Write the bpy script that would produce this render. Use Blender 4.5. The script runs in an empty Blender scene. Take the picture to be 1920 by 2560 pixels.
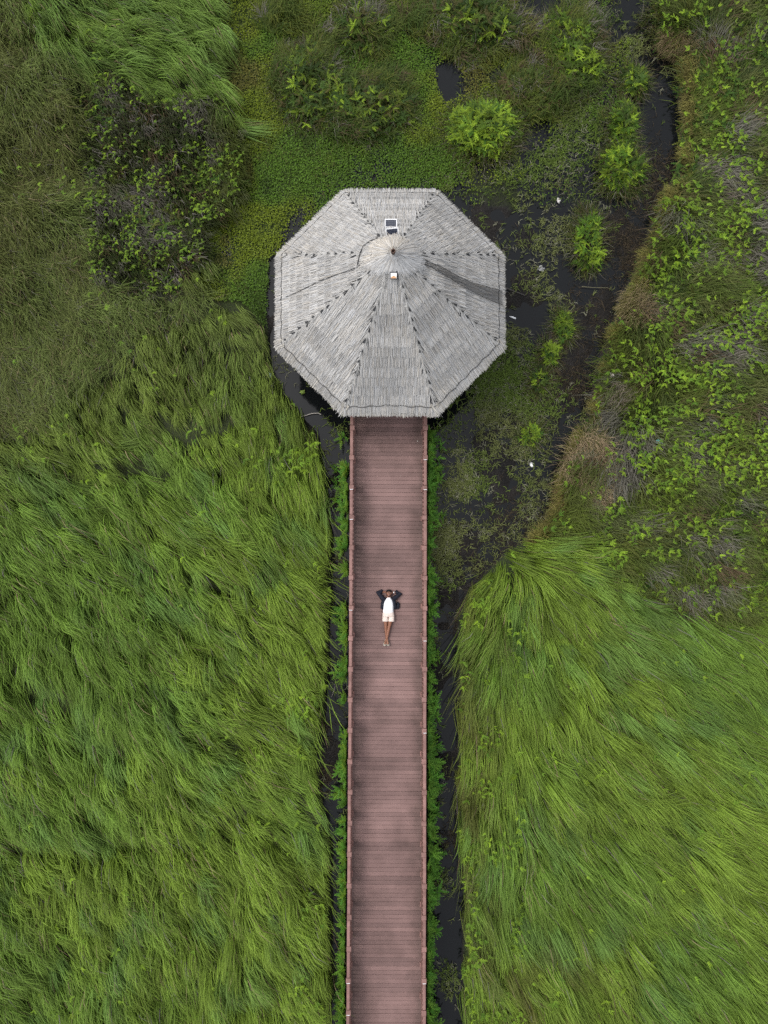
import bpy, math, random
import numpy as np
from mathutils import Vector, Matrix

random.seed(7)
RNG = np.random.default_rng(11)
SC = bpy.context.scene
COL = SC.collection
R = math.radians

# ------------------------------------------------------------------ camera, sky, sun, exposure
FPX = 1837.0                       # focal length in pixels of the 1920x2560 photograph
CAM_H = 25.5
TILT = R(2.5)
cam_d = bpy.data.cameras.new('drone_camera')
cam_d.sensor_width = 36.0
cam_d.sensor_fit = 'AUTO'
cam_d.lens = 36.0 * FPX / 2560.0
cam_d.clip_end = 6000.0
cam = bpy.data.objects.new('drone_camera', cam_d)
cam.location = (0, 0, CAM_H)
cam.rotation_euler = (TILT, 0, 0)
COL.objects.link(cam)
SC.camera = cam

SUN_EL, SUN_AZ = R(62), R(-70)     # azimuth measured from +Y, towards +X
world = bpy.data.worlds.new('World')
SC.world = world
world.use_nodes = True
wn, wl = world.node_tree.nodes, world.node_tree.links
bg = wn['Background']
sky = wn.new('ShaderNodeTexSky')
sky.sky_type = 'NISHITA'
sky.sun_disc = False
sky.sun_elevation = SUN_EL
sky.sun_rotation = SUN_AZ
sky.dust_density = 2.5
sky.air_density = 1.0
hs = wn.new('ShaderNodeHueSaturation')
hs.inputs['Saturation'].default_value = 0.25
wl.new(sky.outputs[0], hs.inputs['Color'])
wl.new(hs.outputs[0], bg.inputs['Color'])
bg.inputs['Strength'].default_value = 0.15

sun_d = bpy.data.lights.new('sun', 'SUN')
sun_d.energy = 0.5
sun_d.angle = R(14)
sun_d.color = (1.0, 0.965, 0.91)
sun = bpy.data.objects.new('sun', sun_d)
dirv = Vector((math.sin(SUN_AZ) * math.cos(SUN_EL), math.cos(SUN_AZ) * math.cos(SUN_EL), math.sin(SUN_EL)))
sun.rotation_euler = dirv.to_track_quat('Z', 'Y').to_euler()
sun.location = (0, 0, 60)
COL.objects.link(sun)

SC.view_settings.view_transform = 'Standard'
SC.view_settings.look = 'None'
SC.view_settings.gamma = 1.0
SC.view_settings.use_curve_mapping = False
SC.view_settings.exposure = 0.95
SC.render.engine = 'CYCLES'
SC.cycles.max_bounces = 6
SC.cycles.diffuse_bounces = 3
SC.cycles.transparent_max_bounces = 6
SC.cycles.use_denoising = False

# ------------------------------------------------------------------ geometry of the view (for measuring only)
CT, ST = math.cos(TILT), math.sin(TILT)

def P(px, py, z):
    """place on the horizontal plane z that the photograph shows at (px, py)"""
    a, b = (px - 960) / FPX, (1280 - py) / FPX
    d = (a, b * CT + ST, b * ST - CT)
    t = (z - CAM_H) / d[2]
    return Vector((d[0] * t, d[1] * t, z))

def to_px(x, y, z):
    dz = z - CAM_H
    yc = y * CT + dz * ST
    zc = -(-y * ST + dz * CT)
    return 960 + FPX * x / zc, 1280 - FPX * yc / zc

def lin(r, g, b):
    f = lambda c: c / 12.92 if c <= 0.04045 else ((c + 0.055) / 1.055) ** 2.4
    return (f(r / 255), f(g / 255), f(b / 255))

# ------------------------------------------------------------------ numpy noise
_LAT = np.random.default_rng(3).random((16, 256, 256))

def vnoise(x, y, s=0):
    L = _LAT[s % 16]
    xi, yi = np.floor(x).astype(int), np.floor(y).astype(int)
    fx, fy = x - xi, y - yi
    fx, fy = fx * fx * (3 - 2 * fx), fy * fy * (3 - 2 * fy)
    x0, x1, y0, y1 = xi & 255, (xi + 1) & 255, yi & 255, (yi + 1) & 255
    return (L[x0, y0] * (1 - fx) + L[x1, y0] * fx) * (1 - fy) + (L[x0, y1] * (1 - fx) + L[x1, y1] * fx) * fy

def fbm(x, y, s=0, o=3):
    v, a, t = 0, 1.0, 0
    for k in range(o):
        v = v + a * vnoise(x * 2 ** k + 13.7 * k, y * 2 ** k + 5.1 * k, s + k)
        t += a
        a *= 0.5
    return v / t

def sstep(a, b, x):
    t = np.clip((x - a) / (b - a), 0, 1)
    return t * t * (3 - 2 * t)

def inside(poly, x, y):
    r = np.zeros(x.shape, bool)
    n = len(poly)
    for i in range(n):
        x1, y1 = poly[i]
        x2, y2 = poly[(i + 1) % n]
        if y1 == y2:
            continue
        c = ((y1 > y) != (y2 > y)) & (x < (x2 - x1) * (y - y1) / (y2 - y1) + x1)
        r ^= c
    return r

# ------------------------------------------------------------------ materials
def new_mat(name):
    m = bpy.data.materials.new(name)
    m.use_nodes = True
    return m, m.node_tree.nodes, m.node_tree.links, m.node_tree.nodes['Principled BSDF']

def mat_plain(name, col, rough=0.6, spec=0.5, var=0.15, scale=8.0, metallic=0.0, bump=0.0):
    m, n, l, b = new_mat(name)
    tc = n.new('ShaderNodeTexCoord')
    no = n.new('ShaderNodeTexNoise')
    no.inputs['Scale'].default_value = scale
    no.inputs['Detail'].default_value = 5
    l.new(tc.outputs['Object'], no.inputs['Vector'])
    mp = n.new('ShaderNodeMapRange')
    mp.inputs[3].default_value = 1 - var
    mp.inputs[4].default_value = 1 + var
    l.new(no.outputs[0], mp.inputs[0])
    mx = n.new('ShaderNodeVectorMath')
    mx.operation = 'SCALE'
    mx.inputs[0].default_value = col
    l.new(mp.outputs[0], mx.inputs['Scale'])
    l.new(mx.outputs[0], b.inputs['Base Color'])
    b.inputs['Roughness'].default_value = rough
    b.inputs['Specular IOR Level'].default_value = spec
    b.inputs['Metallic'].default_value = metallic
    if bump:
        bp = n.new('ShaderNodeBump')
        bp.inputs['Strength'].default_value = bump
        bp.inputs['Distance'].default_value = 0.01
        l.new(no.outputs[0], bp.inputs['Height'])
        l.new(bp.outputs[0], b.inputs['Normal'])
    return m

def mat_tint(name, rough=0.55, spec=0.3, trans=0.25):
    """colour comes from each leaf's / straw's own tint attribute"""
    m, n, l, b = new_mat(name)
    at = n.new('ShaderNodeAttribute')
    at.attribute_name = 'tint'
    l.new(at.outputs['Color'], b.inputs['Base Color'])
    b.inputs['Roughness'].default_value = rough
    b.inputs['Specular IOR Level'].default_value = spec
    if trans:
        tr = n.new('ShaderNodeBsdfTranslucent')
        l.new(at.outputs['Color'], tr.inputs['Color'])
        mx = n.new('ShaderNodeMixShader')
        mx.inputs[0].default_value = trans
        l.new(b.outputs[0], mx.inputs[1])
        l.new(tr.outputs[0], mx.inputs[2])
        l.new(mx.outputs[0], n['Material Output'].inputs['Surface'])
    return m

M = {}
M['grass'] = mat_tint('grass_blades', 0.55, 0.12, 0.25)
M['leaf'] = mat_tint('fern_leaves', 0.5, 0.15, 0.3)
M['straw'] = mat_tint('thatch_straw', 0.8, 0.2, 0.0)
M['twig'] = mat_plain('dead_twigs', (0.14, 0.12, 0.11), 0.8, 0.2)
M['under'] = mat_plain('old_grey_thatch', (0.26, 0.25, 0.24), 0.95, 0.1, 0.4, 14)
M['rope'] = mat_plain('black_rope_and_hip_shade', (0.03, 0.03, 0.032), 0.7, 0.3)
M['timber'] = mat_plain('dark_timber', (0.10, 0.06, 0.045), 0.7, 0.3, 0.3, 6)
M['white'] = mat_plain('white_plastic', (0.8, 0.8, 0.8), 0.4, 0.5, 0.04)
M['black'] = mat_plain('black_plastic', (0.02, 0.02, 0.028), 0.4, 0.5, 0.1)

def mat_rail():
    m, n, l, b = new_mat('painted_rail_wood')
    oi = n.new('ShaderNodeObjectInfo')
    ge = n.new('ShaderNodeNewGeometry')
    no = n.new('ShaderNodeTexNoise')
    no.inputs['Scale'].default_value = 5
    no.inputs['Detail'].default_value = 6
    l.new(ge.outputs['Position'], no.inputs['Vector'])
    cr = n.new('ShaderNodeValToRGB')
    cr.color_ramp.elements[0].position = 0.3
    cr.color_ramp.elements[0].color = (0.175, 0.092, 0.077, 1)
    cr.color_ramp.elements[1].position = 0.72
    cr.color_ramp.elements[1].color = (0.27, 0.150, 0.130, 1)
    l.new(no.outputs[0], cr.inputs[0])
    mp = n.new('ShaderNodeMapRange')
    mp.inputs[3].default_value = 0.86
    mp.inputs[4].default_value = 1.1
    l.new(oi.outputs['Random'], mp.inputs[0])
    mx = n.new('ShaderNodeVectorMath')
    mx.operation = 'SCALE'
    l.new(cr.outputs[0], mx.inputs[0])
    l.new(mp.outputs[0], mx.inputs['Scale'])
    l.new(mx.outputs[0], b.inputs['Base Color'])
    b.inputs['Roughness'].default_value = 0.6
    b.inputs['Specular IOR Level'].default_value = 0.3
    return m
M['rail'] = mat_rail()

def mat_plank():
    m, n, l, b = new_mat('red_brown_deck_board')
    oi = n.new('ShaderNodeObjectInfo')
    tc = n.new('ShaderNodeTexCoord')
    ge = n.new('ShaderNodeNewGeometry')
    # wood grain along the board
    mpg = n.new('ShaderNodeMapping')
    mpg.inputs['Scale'].default_value = (1.6, 30.0, 8.0)
    l.new(ge.outputs['Position'], mpg.inputs[0])
    g = n.new('ShaderNodeTexNoise')
    g.inputs['Scale'].default_value = 1.0
    g.inputs['Detail'].default_value = 6
    l.new(mpg.outputs[0], g.inputs['Vector'])
    # broad worn / damp patches
    w = n.new('ShaderNodeTexNoise')
    w.inputs['Scale'].default_value = 0.75
    w.inputs['Detail'].default_value = 5
    w.inputs['Roughness'].default_value = 0.55
    l.new(ge.outputs['Position'], w.inputs['Vector'])
    cr = n.new('ShaderNodeValToRGB')
    e = cr.color_ramp.elements
    e[0].position, e[0].color = 0.34, (0.128, 0.078, 0.069, 1)
    e[1].position, e[1].color = 0.66, (0.232, 0.143, 0.129, 1)
    l.new(w.outputs[0], cr.inputs[0])
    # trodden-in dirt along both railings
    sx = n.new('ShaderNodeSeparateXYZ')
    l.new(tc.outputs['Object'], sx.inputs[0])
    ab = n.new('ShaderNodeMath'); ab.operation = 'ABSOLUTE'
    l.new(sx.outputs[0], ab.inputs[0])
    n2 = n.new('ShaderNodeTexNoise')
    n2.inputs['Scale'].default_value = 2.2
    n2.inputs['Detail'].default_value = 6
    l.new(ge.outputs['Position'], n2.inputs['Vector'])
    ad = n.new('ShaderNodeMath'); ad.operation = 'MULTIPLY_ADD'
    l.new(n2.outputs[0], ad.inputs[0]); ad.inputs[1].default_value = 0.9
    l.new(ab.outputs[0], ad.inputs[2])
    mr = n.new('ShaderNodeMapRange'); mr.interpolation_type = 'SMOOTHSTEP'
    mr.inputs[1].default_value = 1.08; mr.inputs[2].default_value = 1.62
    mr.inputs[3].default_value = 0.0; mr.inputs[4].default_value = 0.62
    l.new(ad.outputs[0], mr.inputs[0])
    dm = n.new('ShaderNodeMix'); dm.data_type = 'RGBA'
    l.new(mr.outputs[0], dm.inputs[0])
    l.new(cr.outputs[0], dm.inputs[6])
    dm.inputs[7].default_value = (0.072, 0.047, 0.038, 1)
    # per board and grain variation
    mp = n.new('ShaderNodeMapRange')
    mp.inputs[3].default_value = 0.82; mp.inputs[4].default_value = 1.12
    l.new(oi.outputs['Random'], mp.inputs[0])
    mg = n.new('ShaderNodeMapRange')
    mg.inputs[1].default_value = 0.3; mg.inputs[2].default_value = 0.7
    mg.inputs[3].default_value = 0.94; mg.inputs[4].default_value = 1.06
    l.new(g.outputs[0], mg.inputs[0])
    mm = n.new('ShaderNodeMath'); mm.operation = 'MULTIPLY'
    l.new(mp.outputs[0], mm.inputs[0]); l.new(mg.outputs[0], mm.inputs[1])
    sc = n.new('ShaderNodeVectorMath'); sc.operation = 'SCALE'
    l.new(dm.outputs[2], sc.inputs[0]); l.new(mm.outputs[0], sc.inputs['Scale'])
    # pale droppings and scuffs
    vo = n.new('ShaderNodeTexVoronoi')
    vo.inputs['Scale'].default_value = 1.6
    l.new(ge.outputs['Position'], vo.inputs['Vector'])
    lt = n.new('ShaderNodeMath'); lt.operation = 'LESS_THAN'
    lt.inputs[1].default_value = 0.03
    l.new(vo.outputs['Distance'], lt.inputs[0])
    wh = n.new('ShaderNodeSeparateColor')
    l.new(vo.outputs['Color'], wh.inputs[0])
    gt = n.new('ShaderNodeMath'); gt.operation = 'GREATER_THAN'
    gt.inputs[1].default_value = 0.72
    l.new(wh.outputs[0], gt.inputs[0])
    an = n.new('ShaderNodeMath'); an.operation = 'MULTIPLY'
    l.new(lt.outputs[0], an.inputs[0]); l.new(gt.outputs[0], an.inputs[1])
    fm = n.new('ShaderNodeMix'); fm.data_type = 'RGBA'
    l.new(an.outputs[0], fm.inputs[0]); l.new(sc.outputs[0], fm.inputs[6])
    fm.inputs[7].default_value = (0.45, 0.42, 0.38, 1)
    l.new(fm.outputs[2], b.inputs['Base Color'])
    b.inputs['Roughness'].default_value = 0.62
    b.inputs['Specular IOR Level'].default_value = 0.3
    bp = n.new('ShaderNodeBump')
    bp.inputs['Strength'].default_value = 0.25
    bp.inputs['Distance'].default_value = 0.004
    l.new(g.outputs[0], bp.inputs['Height'])
    l.new(bp.outputs[0], b.inputs['Normal'])
    return m
M['plank'] = mat_plank()

def mat_mud():
    m, n, l, b = new_mat('wet_peat_mud')
    ge = n.new('ShaderNodeNewGeometry')
    a = n.new('ShaderNodeTexNoise')
    a.inputs['Scale'].default_value = 1.3; a.inputs['Detail'].default_value = 9; a.inputs['Roughness'].default_value = 0.62
    l.new(ge.outputs['Position'], a.inputs['Vector'])
    cr = n.new('ShaderNodeValToRGB')
    e = cr.color_ramp.elements
    e[0].position, e[0].color = 0.36, (0.0085, 0.008, 0.0075, 1)
    e[1].position, e[1].color = 0.68, (0.019, 0.016, 0.014, 1)
    l.new(a.outputs[0], cr.inputs[0])
    at = n.new('ShaderNodeAttribute'); at.attribute_name = 'tint'
    mx = n.new('ShaderNodeMix'); mx.data_type = 'RGBA'; mx.blend_type = 'MIX'
    f = n.new('ShaderNodeTexNoise')
    f.inputs['Scale'].default_value = 16; f.inputs['Detail'].default_value = 6
    l.new(ge.outputs['Position'], f.inputs['Vector'])
    sv = n.new('ShaderNodeVectorMath'); sv.operation = 'SCALE'
    mr = n.new('ShaderNodeMapRange')
    mr.inputs[1].default_value = 0.3; mr.inputs[2].default_value = 0.7
    mr.inputs[3].default_value = 0.5; mr.inputs[4].default_value = 1.5
    l.new(f.outputs[0], mr.inputs[0])
    l.new(at.outputs['Color'], sv.inputs[0]); l.new(mr.outputs[0], sv.inputs['Scale'])
    l.new(at.outputs['Alpha'], mx.inputs[0])
    l.new(cr.outputs[0], mx.inputs[6]); l.new(sv.outputs[0], mx.inputs[7])
    l.new(mx.outputs[2], b.inputs['Base Color'])
    rr = n.new('ShaderNodeMapRange')
    rr.inputs[1].default_value = 0.35; rr.inputs[2].default_value = 0.6
    rr.inputs[3].default_value = 0.35; rr.inputs[4].default_value = 0.85
    l.new(f.outputs[0], rr.inputs[0])
    l.new(rr.outputs[0], b.inputs['Roughness'])
    b.inputs['Specular IOR Level'].default_value = 0.12
    bp = n.new('ShaderNodeBump'); bp.inputs['Strength'].default_value = 0.7; bp.inputs['Distance'].default_value = 0.05
    l.new(f.outputs[0], bp.inputs['Height']); l.new(bp.outputs[0], b.inputs['Normal'])
    return m
M['mud'] = mat_mud()

def mat_water():
    m, n, l, b = new_mat('still_dark_water')
    b.inputs['Base Color'].default_value = (0.0045, 0.0052, 0.0056, 1)
    b.inputs['Roughness'].default_value = 0.06
    b.inputs['IOR'].default_value = 1.33
    ge = n.new('ShaderNodeNewGeometry')
    f = n.new('ShaderNodeTexNoise'); f.inputs['Scale'].default_value = 3.0; f.inputs['Detail'].default_value = 3
    l.new(ge.outputs['Position'], f.inputs['Vector'])
    bp = n.new('ShaderNodeBump'); bp.inputs['Strength'].default_value = 0.08; bp.inputs['Distance'].default_value = 0.02
    l.new(f.outputs[0], bp.inputs['Height']); l.new(bp.outputs[0], b.inputs['Normal'])
    return m
M['water'] = mat_water()

# ------------------------------------------------------------------ object helpers
def put(name, me, parent=None, mat=None, kind=None):
    o = bpy.data.objects.new(name, me)
    COL.objects.link(o)
    if parent is not None:
        o.parent = parent
    if mat is not None:
        me.materials.clear()
        me.materials.append(mat)
    if kind:
        o['kind'] = kind
    return o

def tag(o, label, cat, group=None):
    o['label'] = label
    o['category'] = cat
    if group:
        o['group'] = group
    return o

def empty(name, loc, label, cat, group=None, rz=0.0):
    o = bpy.data.objects.new(name, None)
    o.empty_display_size = 0.2
    COL.objects.link(o)
    o.location = loc
    o.rotation_euler = (0, 0, rz)
    return tag(o, label, cat, group)

def mesh_np(name, V, F, tint=None, smooth=False):
    """V (n,3), F (m,k) all faces with k corners, tint (n,3|4) linear"""
    V = np.ascontiguousarray(V, np.float32)
    F = np.ascontiguousarray(F, np.int32)
    me = bpy.data.meshes.new(name)
    me.vertices.add(len(V))
    me.vertices.foreach_set('co', V.ravel())
    me.loops.add(F.size)
    me.loops.foreach_set('vertex_index', F.ravel())
    me.polygons.add(len(F))
    me.polygons.foreach_set('loop_start', np.arange(len(F), dtype=np.int32) * F.shape[1])
    if tint is not None:
        a = me.attributes.new('tint', 'FLOAT_COLOR', 'POINT')
        t = np.ones((len(V), 4), np.float32)
        t[:, :tint.shape[1]] = tint
        a.data.foreach_set('color', t.ravel())
    me.update(calc_edges=True)
    if smooth:
        me.polygons.foreach_set('use_smooth', np.ones(len(F), bool))
    return me

class MB:
    """small mesh collector: boxes, tubes, lofts"""
    def __init__(s):
        s.v, s.f = [], []
    def add(s, v, f):
        o = len(s.v)
        s.v += [tuple(p) for p in v]
        s.f += [tuple(i + o for i in q) for q in f]
        return s
    def box(s, c, d, bev=0.0, rot=None):
        x, y, z = d[0] / 2, d[1] / 2, d[2] / 2
        if bev:
            b = min(bev, x * .9, y * .9, z * .9)
            ring = [(-x + b, -y), (x - b, -y), (x, -y + b), (x, y - b), (x - b, y), (-x + b, y), (-x, y - b), (-x, -y + b)]
            ring2 = [(-x + b, -y + b), (x - b, -y + b), (x - b, -y + b), (x - b, y - b), (x - b, y - b), (-x + b, y - b), (-x + b, y - b), (-x + b, -y + b)]
            v = [(p[0], p[1], -z) for p in ring] + [(p[0], p[1], z - b) for p in ring] + [(p[0] * .999, p[1] * .999, z) for p in [(a[0] * (1 - b / max(x, 1e-6)), a[1] * (1 - b / max(y, 1e-6))) for a in ring]]
            f = [tuple(reversed(range(8)))]
            for k in range(2):
                for i in range(8):
                    j = (i + 1) % 8
                    f.append((k * 8 + i, k * 8 + j, k * 8 + 8 + j, k * 8 + 8 + i))
            f.append(tuple(range(16, 24)))
        else:
            v = [(-x, -y, -z), (x, -y, -z), (x, y, -z), (-x, y, -z), (-x, -y, z), (x, -y, z), (x, y, z), (-x, y, z)]
            f = [(3, 2, 1, 0), (4, 5, 6, 7), (0, 1, 5, 4), (1, 2, 6, 5), (2, 3, 7, 6), (3, 0, 4, 7)]
        c = Vector(c)
        m = rot if rot is not None else Matrix.Identity(3)
        return s.add([m @ Vector(p) + c for p in v], f)
    def tube(s, pts, rad, n=8, flat=1.0, caps=True):
        pts = [Vector(p) for p in pts]
        if not hasattr(rad, '__len__'):
            rad = [rad] * len(pts)
        v, f = [], []
        for i, p in enumerate(pts):
            d = (pts[min(i + 1, len(pts) - 1)] - pts[max(i - 1, 0)]).normalized()
            up = Vector((0, 0, 1)) if abs(d.z) < 0.95 else Vector((0, 1, 0))
            sd = d.cross(up).normalized()
            u2 = sd.cross(d).normalized()
            for k in range(n):
                a = 2 * math.pi * k / n
                v.append(p + sd * (rad[i] * math.cos(a)) + u2 * (rad[i] * flat * math.sin(a)))
        for i in range(len(pts) - 1):
            for k in range(n):
                j = (k + 1) % n
                f.append((i * n + k, i * n + j, (i + 1) * n + j, (i + 1) * n + k))
        if caps:
            f.append(tuple(reversed(range(n))))
            f.append(tuple(range((len(pts) - 1) * n, len(pts) * n)))
        return s.add(v, f)
    def loft(s, secs, n=16, power=2.0):
        """secs: (x, y, z, half_x, half_z): rings in the XZ plane, stacked along y"""
        v, f = [], []
        for (x, y, z, a, b) in secs:
            for k in range(n):
                t = 2 * math.pi * k / n
                c, q = math.cos(t), math.sin(t)
                v.append((x + a * math.copysign(abs(c) ** (2 / power), c), y, z + b * math.copysign(abs(q) ** (2 / power), q)))
        for i in range(len(secs) - 1):
            for k in range(n):
                j = (k + 1) % n
                f.append((i * n + k, i * n + j, (i + 1) * n + j, (i + 1) * n + k))
        f.append(tuple(reversed(range(n))))
        f.append(tuple(range((len(secs) - 1) * n, len(secs) * n)))
        return s.add(v, f)
    def mesh(s, name, smooth=False):
        me = bpy.data.meshes.new(name)
        me.from_pydata(s.v, [], s.f)
        me.update()
        if smooth:
            me.polygons.foreach_set('use_smooth', np.ones(len(me.polygons), bool))
        return me
    def obj(s, name, mat, parent=None, smooth=False, kind=None):
        return put(name, s.mesh(name, smooth), parent, mat, kind)

# ------------------------------------------------------------------ layout of the marsh, measured on the photograph, as seen at ~0.4 m height
WET = [(1620, -300), (1640, 0), (1650, 110), (1700, 140), (1708, 300), (1700, 400), (1665, 480), (1640, 560), (1605, 640), (1590, 700), (1545, 790),
       (1515, 860), (1500, 930), (1490, 990), (1455, 1060), (1425, 1130), (1400, 1200), (1388, 1275), (1345, 1330), (1280, 1372), (1225, 1420),
       (1180, 1470), (1152, 1560), (1150, 1700), (1142, 1850), (1146, 2000), (1140, 2090), (1150, 2180), (1155, 2300), (1162, 2400), (1165, 2560), (1165, 2900),
       (826, 2900), (826, 2560), (832, 2300), (826, 2080), (806, 2000), (802, 1900), (822, 1700), (828, 1500), (830, 1330), (816, 1180), (790, 1085), (745, 1035),
       (692, 965), (676, 890), (664, 820), (662, 730), (672, 640), (700, 585), (750, 510), (840, 452), (960, 446), (1100, 446), (1180, 415), (1130, 300),
       (1060, 140), (1000, 60), (980, -300)]
MIXED = [(980, -300), (1000, 60), (1060, 140), (1130, 300), (1180, 415), (1100, 446), (1190, 505), (1300, 520), (1420, 500), (1530, 470), (1560, 380), (1570, 120), (1580, -300)]
MAT_ = [(560, -300), (545, 0), (535, 120), (565, 240), (610, 330), (625, 440), (590, 520), (520, 580), (500, 680), (520, 745), (600, 755), (640, 800), (664, 820),
        (664, 730), (675, 640), (700, 585), (760, 505), (850, 452), (1100, 446), (1185, 412), (1150, 310), (1070, 150), (1000, 60), (990, -300)]
SCRUB = [(165, 225), (250, 165), (350, 235), (480, 240), (560, 262), (612, 330), (625, 450), (600, 520), (520, 560), (495, 660), (425, 722), (300, 752), (228, 700), (215, 560), (195, 400)]
OLIVE = [(-400, -400), (60, -300), (60, 20), (120, 130), (260, 180), (175, 240), (200, 400), (220, 560), (235, 700), (300, 752), (420, 730), (500, 690), (530, 750), (440, 800),
         (350, 830), (300, 900), (200, 960), (60, 1060), (-60, 1120), (-400, 1150)]
LONG_R = [(1175, 1470), (1225, 1405), (1300, 1348), (1400, 1332), (1455, 1360), (1530, 1440), (1620, 1502), (1720, 1545), (1800, 1525), (1920, 1560), (2300, 1640), (2300, 2900), (1160, 2900),
          (1165, 2560), (1162, 2400), (1155, 2300), (1150, 2180), (1140, 2090), (1146, 2000), (1142, 1850), (1150, 1700), (1152, 1560)]

FLOW = np.array([
    (100, 1000, -45), (300, 1000, -55), (450, 1150, -48), (650, 900, -70), (680, 1080, -75), (780, 1200, -70), (500, 1350, -40), (250, 1350, -52), (650, 1400, -50),
    (780, 1450, -40), (100, 1600, -60), (350, 1700, -50), (600, 1700, -42), (780, 1700, -45), (780, 1620, -32), (300, 2000, -45), (600, 2000, -33), (780, 2050, -38),
    (100, 2200, -45), (400, 2300, -52), (700, 2300, -50), (150, 2500, -60), (500, 2500, -62), (750, 2500, -55), (450, 880, -60), (560, 800, -50),
    (300, 60, -35), (450, 100, -48), (520, 200, -55), (100, 150, -60), (200, 300, -50), (100, 600, -40), (60, 850, -40),
    (1185, 1520, -125), (1200, 1600, -110), (1165, 1680, -120), (1210, 1750, -100), (1180, 1900, -105), (1165, 2100, -105), (1200, 2300, -85), (1190, 2500, -80),
    (1240, 1430, -140), (1300, 1390, -25), (1340, 1350, 10), (1400, 1345, 5), (1450, 1410, -25), (1300, 1470, -95), (1420, 1500, -45), (1350, 1550, -78), (1300, 1700, -75), (1500, 1600, -38),
    (1650, 1650, -36), (1400, 1900, -60), (1600, 1900, -44), (1800, 1800, -42), (1850, 2100, -42), (1600, 2200, -47), (1400, 2250, -58), (1300, 2450, -62), (1600, 2500, -52),
    (1850, 2450, -46), (1750, 1560, -50), (1900, 1600, -48),
    (1750, 300, 20), (1800, 500, 5), (1650, 600, -160), (1750, 700, -5), (1750, 900, -15), (1560, 950, 200), (1700, 1100, -25), (1480, 1180, 230), (1650, 1300, -30), (1850, 1300, -25),
    (1720, 200, 170), (1900, 100, 30), (1900, 700, 0)], float)

def flow(px, py):
    d2 = (px[:, None] - FLOW[None, :, 0]) ** 2 + (py[:, None] - FLOW[None, :, 1]) ** 2 + 900
    w = d2 ** -1.6
    a = np.radians(FLOW[:, 2])
    return np.arctan2((w * np.sin(a)).sum(1), (w * np.cos(a)).sum(1))

X0, X1, Y0, Y1 = -14.9, 14.9, -18.4, 21.6

def warp(px, py, amp=22):
    x = px + amp * (fbm(px / 90, py / 90, 4) - .5) * 2
    y = py + amp * (fbm(px / 90 + 40, py / 90 + 9, 7) - .5) * 2
    return x, y

def region(x, y, z=0.4, amp=22):
    px, py = to_px(x, y, z)
    wx, wy = warp(px, py, amp)
    r = np.full(x.shape, 'long_l', dtype='U8')
    right = wx > 1090
    r[right] = 'fern'
    r[inside(OLIVE, wx, wy)] = 'olive'
    r[inside(LONG_R, wx, wy)] = 'long_r'
    r[inside(MAT_, wx, wy)] = 'mat'
    r[inside(WET, wx, wy)] = 'wet'
    r[inside(MIXED, wx, wy)] = 'mixed'
    r[inside(SCRUB, wx, wy)] = 'scrub'
    return r, px, py

def jgrid(sp, x0=X0, x1=X1, y0=Y0, y1=Y1):
    gx, gy = np.meshgrid(np.arange(x0, x1, sp), np.arange(y0, y1, sp))
    gx = gx.ravel() + RNG.uniform(-.5, .5, gx.size) * sp
    gy = gy.ravel() + RNG.uniform(-.5, .5, gy.size) * sp
    return gx, gy

# ------------------------------------------------------------------ setting: ground sheet and water sheet
def spread_axis(lo, hi, st):
    core = np.arange(lo, hi + st, st)
    out = np.array([1, 3, 8, 20, 50, 120, 300, 800, 2000.])
    return np.concatenate([core[0] - out[::-1], core, core[-1] + out])

ax, ay = spread_axis(X0, X1, 0.12), spread_axis(Y0, Y1, 0.12)
gx, gy = np.meshgrid(ax, ay)
sh = gx.shape
gxf, gyf = gx.ravel(), gy.ravel()
reg, gpx, gpy = region(gxf, gyf, 0.1, 16)
hgt = np.full(gxf.shape, 0.16) + 0.10 * (fbm(gxf * .8, gyf * .8, 1) - .5)
wet = (reg == 'wet') | (reg == 'mixed')
nz = fbm(gxf * 0.55, gyf * 0.55, 2, 4)
nf = fbm(gxf * 3.2, gyf * 3.2, 5, 4)
mudline = np.zeros(gxf.shape)
# broad mud flats next to the right-hand bank and along the ditches, open water in the channel
mud_c = [(1335, 610, 60), (1210, 500, 60), (1310, 730, 80), (1480, 760, 110), (1430, 900, 90), (1330, 1050, 110), (1270, 1180, 120), (1180, 1380, 110), (1150, 640, 110), (1180, 560, 60), (1560, 600, 90), (1400, 980, 80),
         (700, 800, 50), (850, 1200, 40), (830, 1400, 40), (820, 1900, 70), (1110, 1500, 60), (1110, 1700, 60), (1110, 1900, 60), (1240, 900, 60), (1250, 480, 60)]
for (cx, cy, rr) in mud_c:
    mudline = np.maximum(mudline, np.exp(-((gpx - cx) ** 2 + (gpy - cy) ** 2) / (rr * rr)))
wl_h = -0.09 + 0.13 * mudline + 0.16 * (nz - .5) + 0.20 * (nf - .5)
hgt = np.where(wet, wl_h, hgt)
hgt = np.where(reg == 'mat', 0.02 + 0.16 * (nz - .5) + 0.06 * (nf - .5), hgt)
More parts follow.
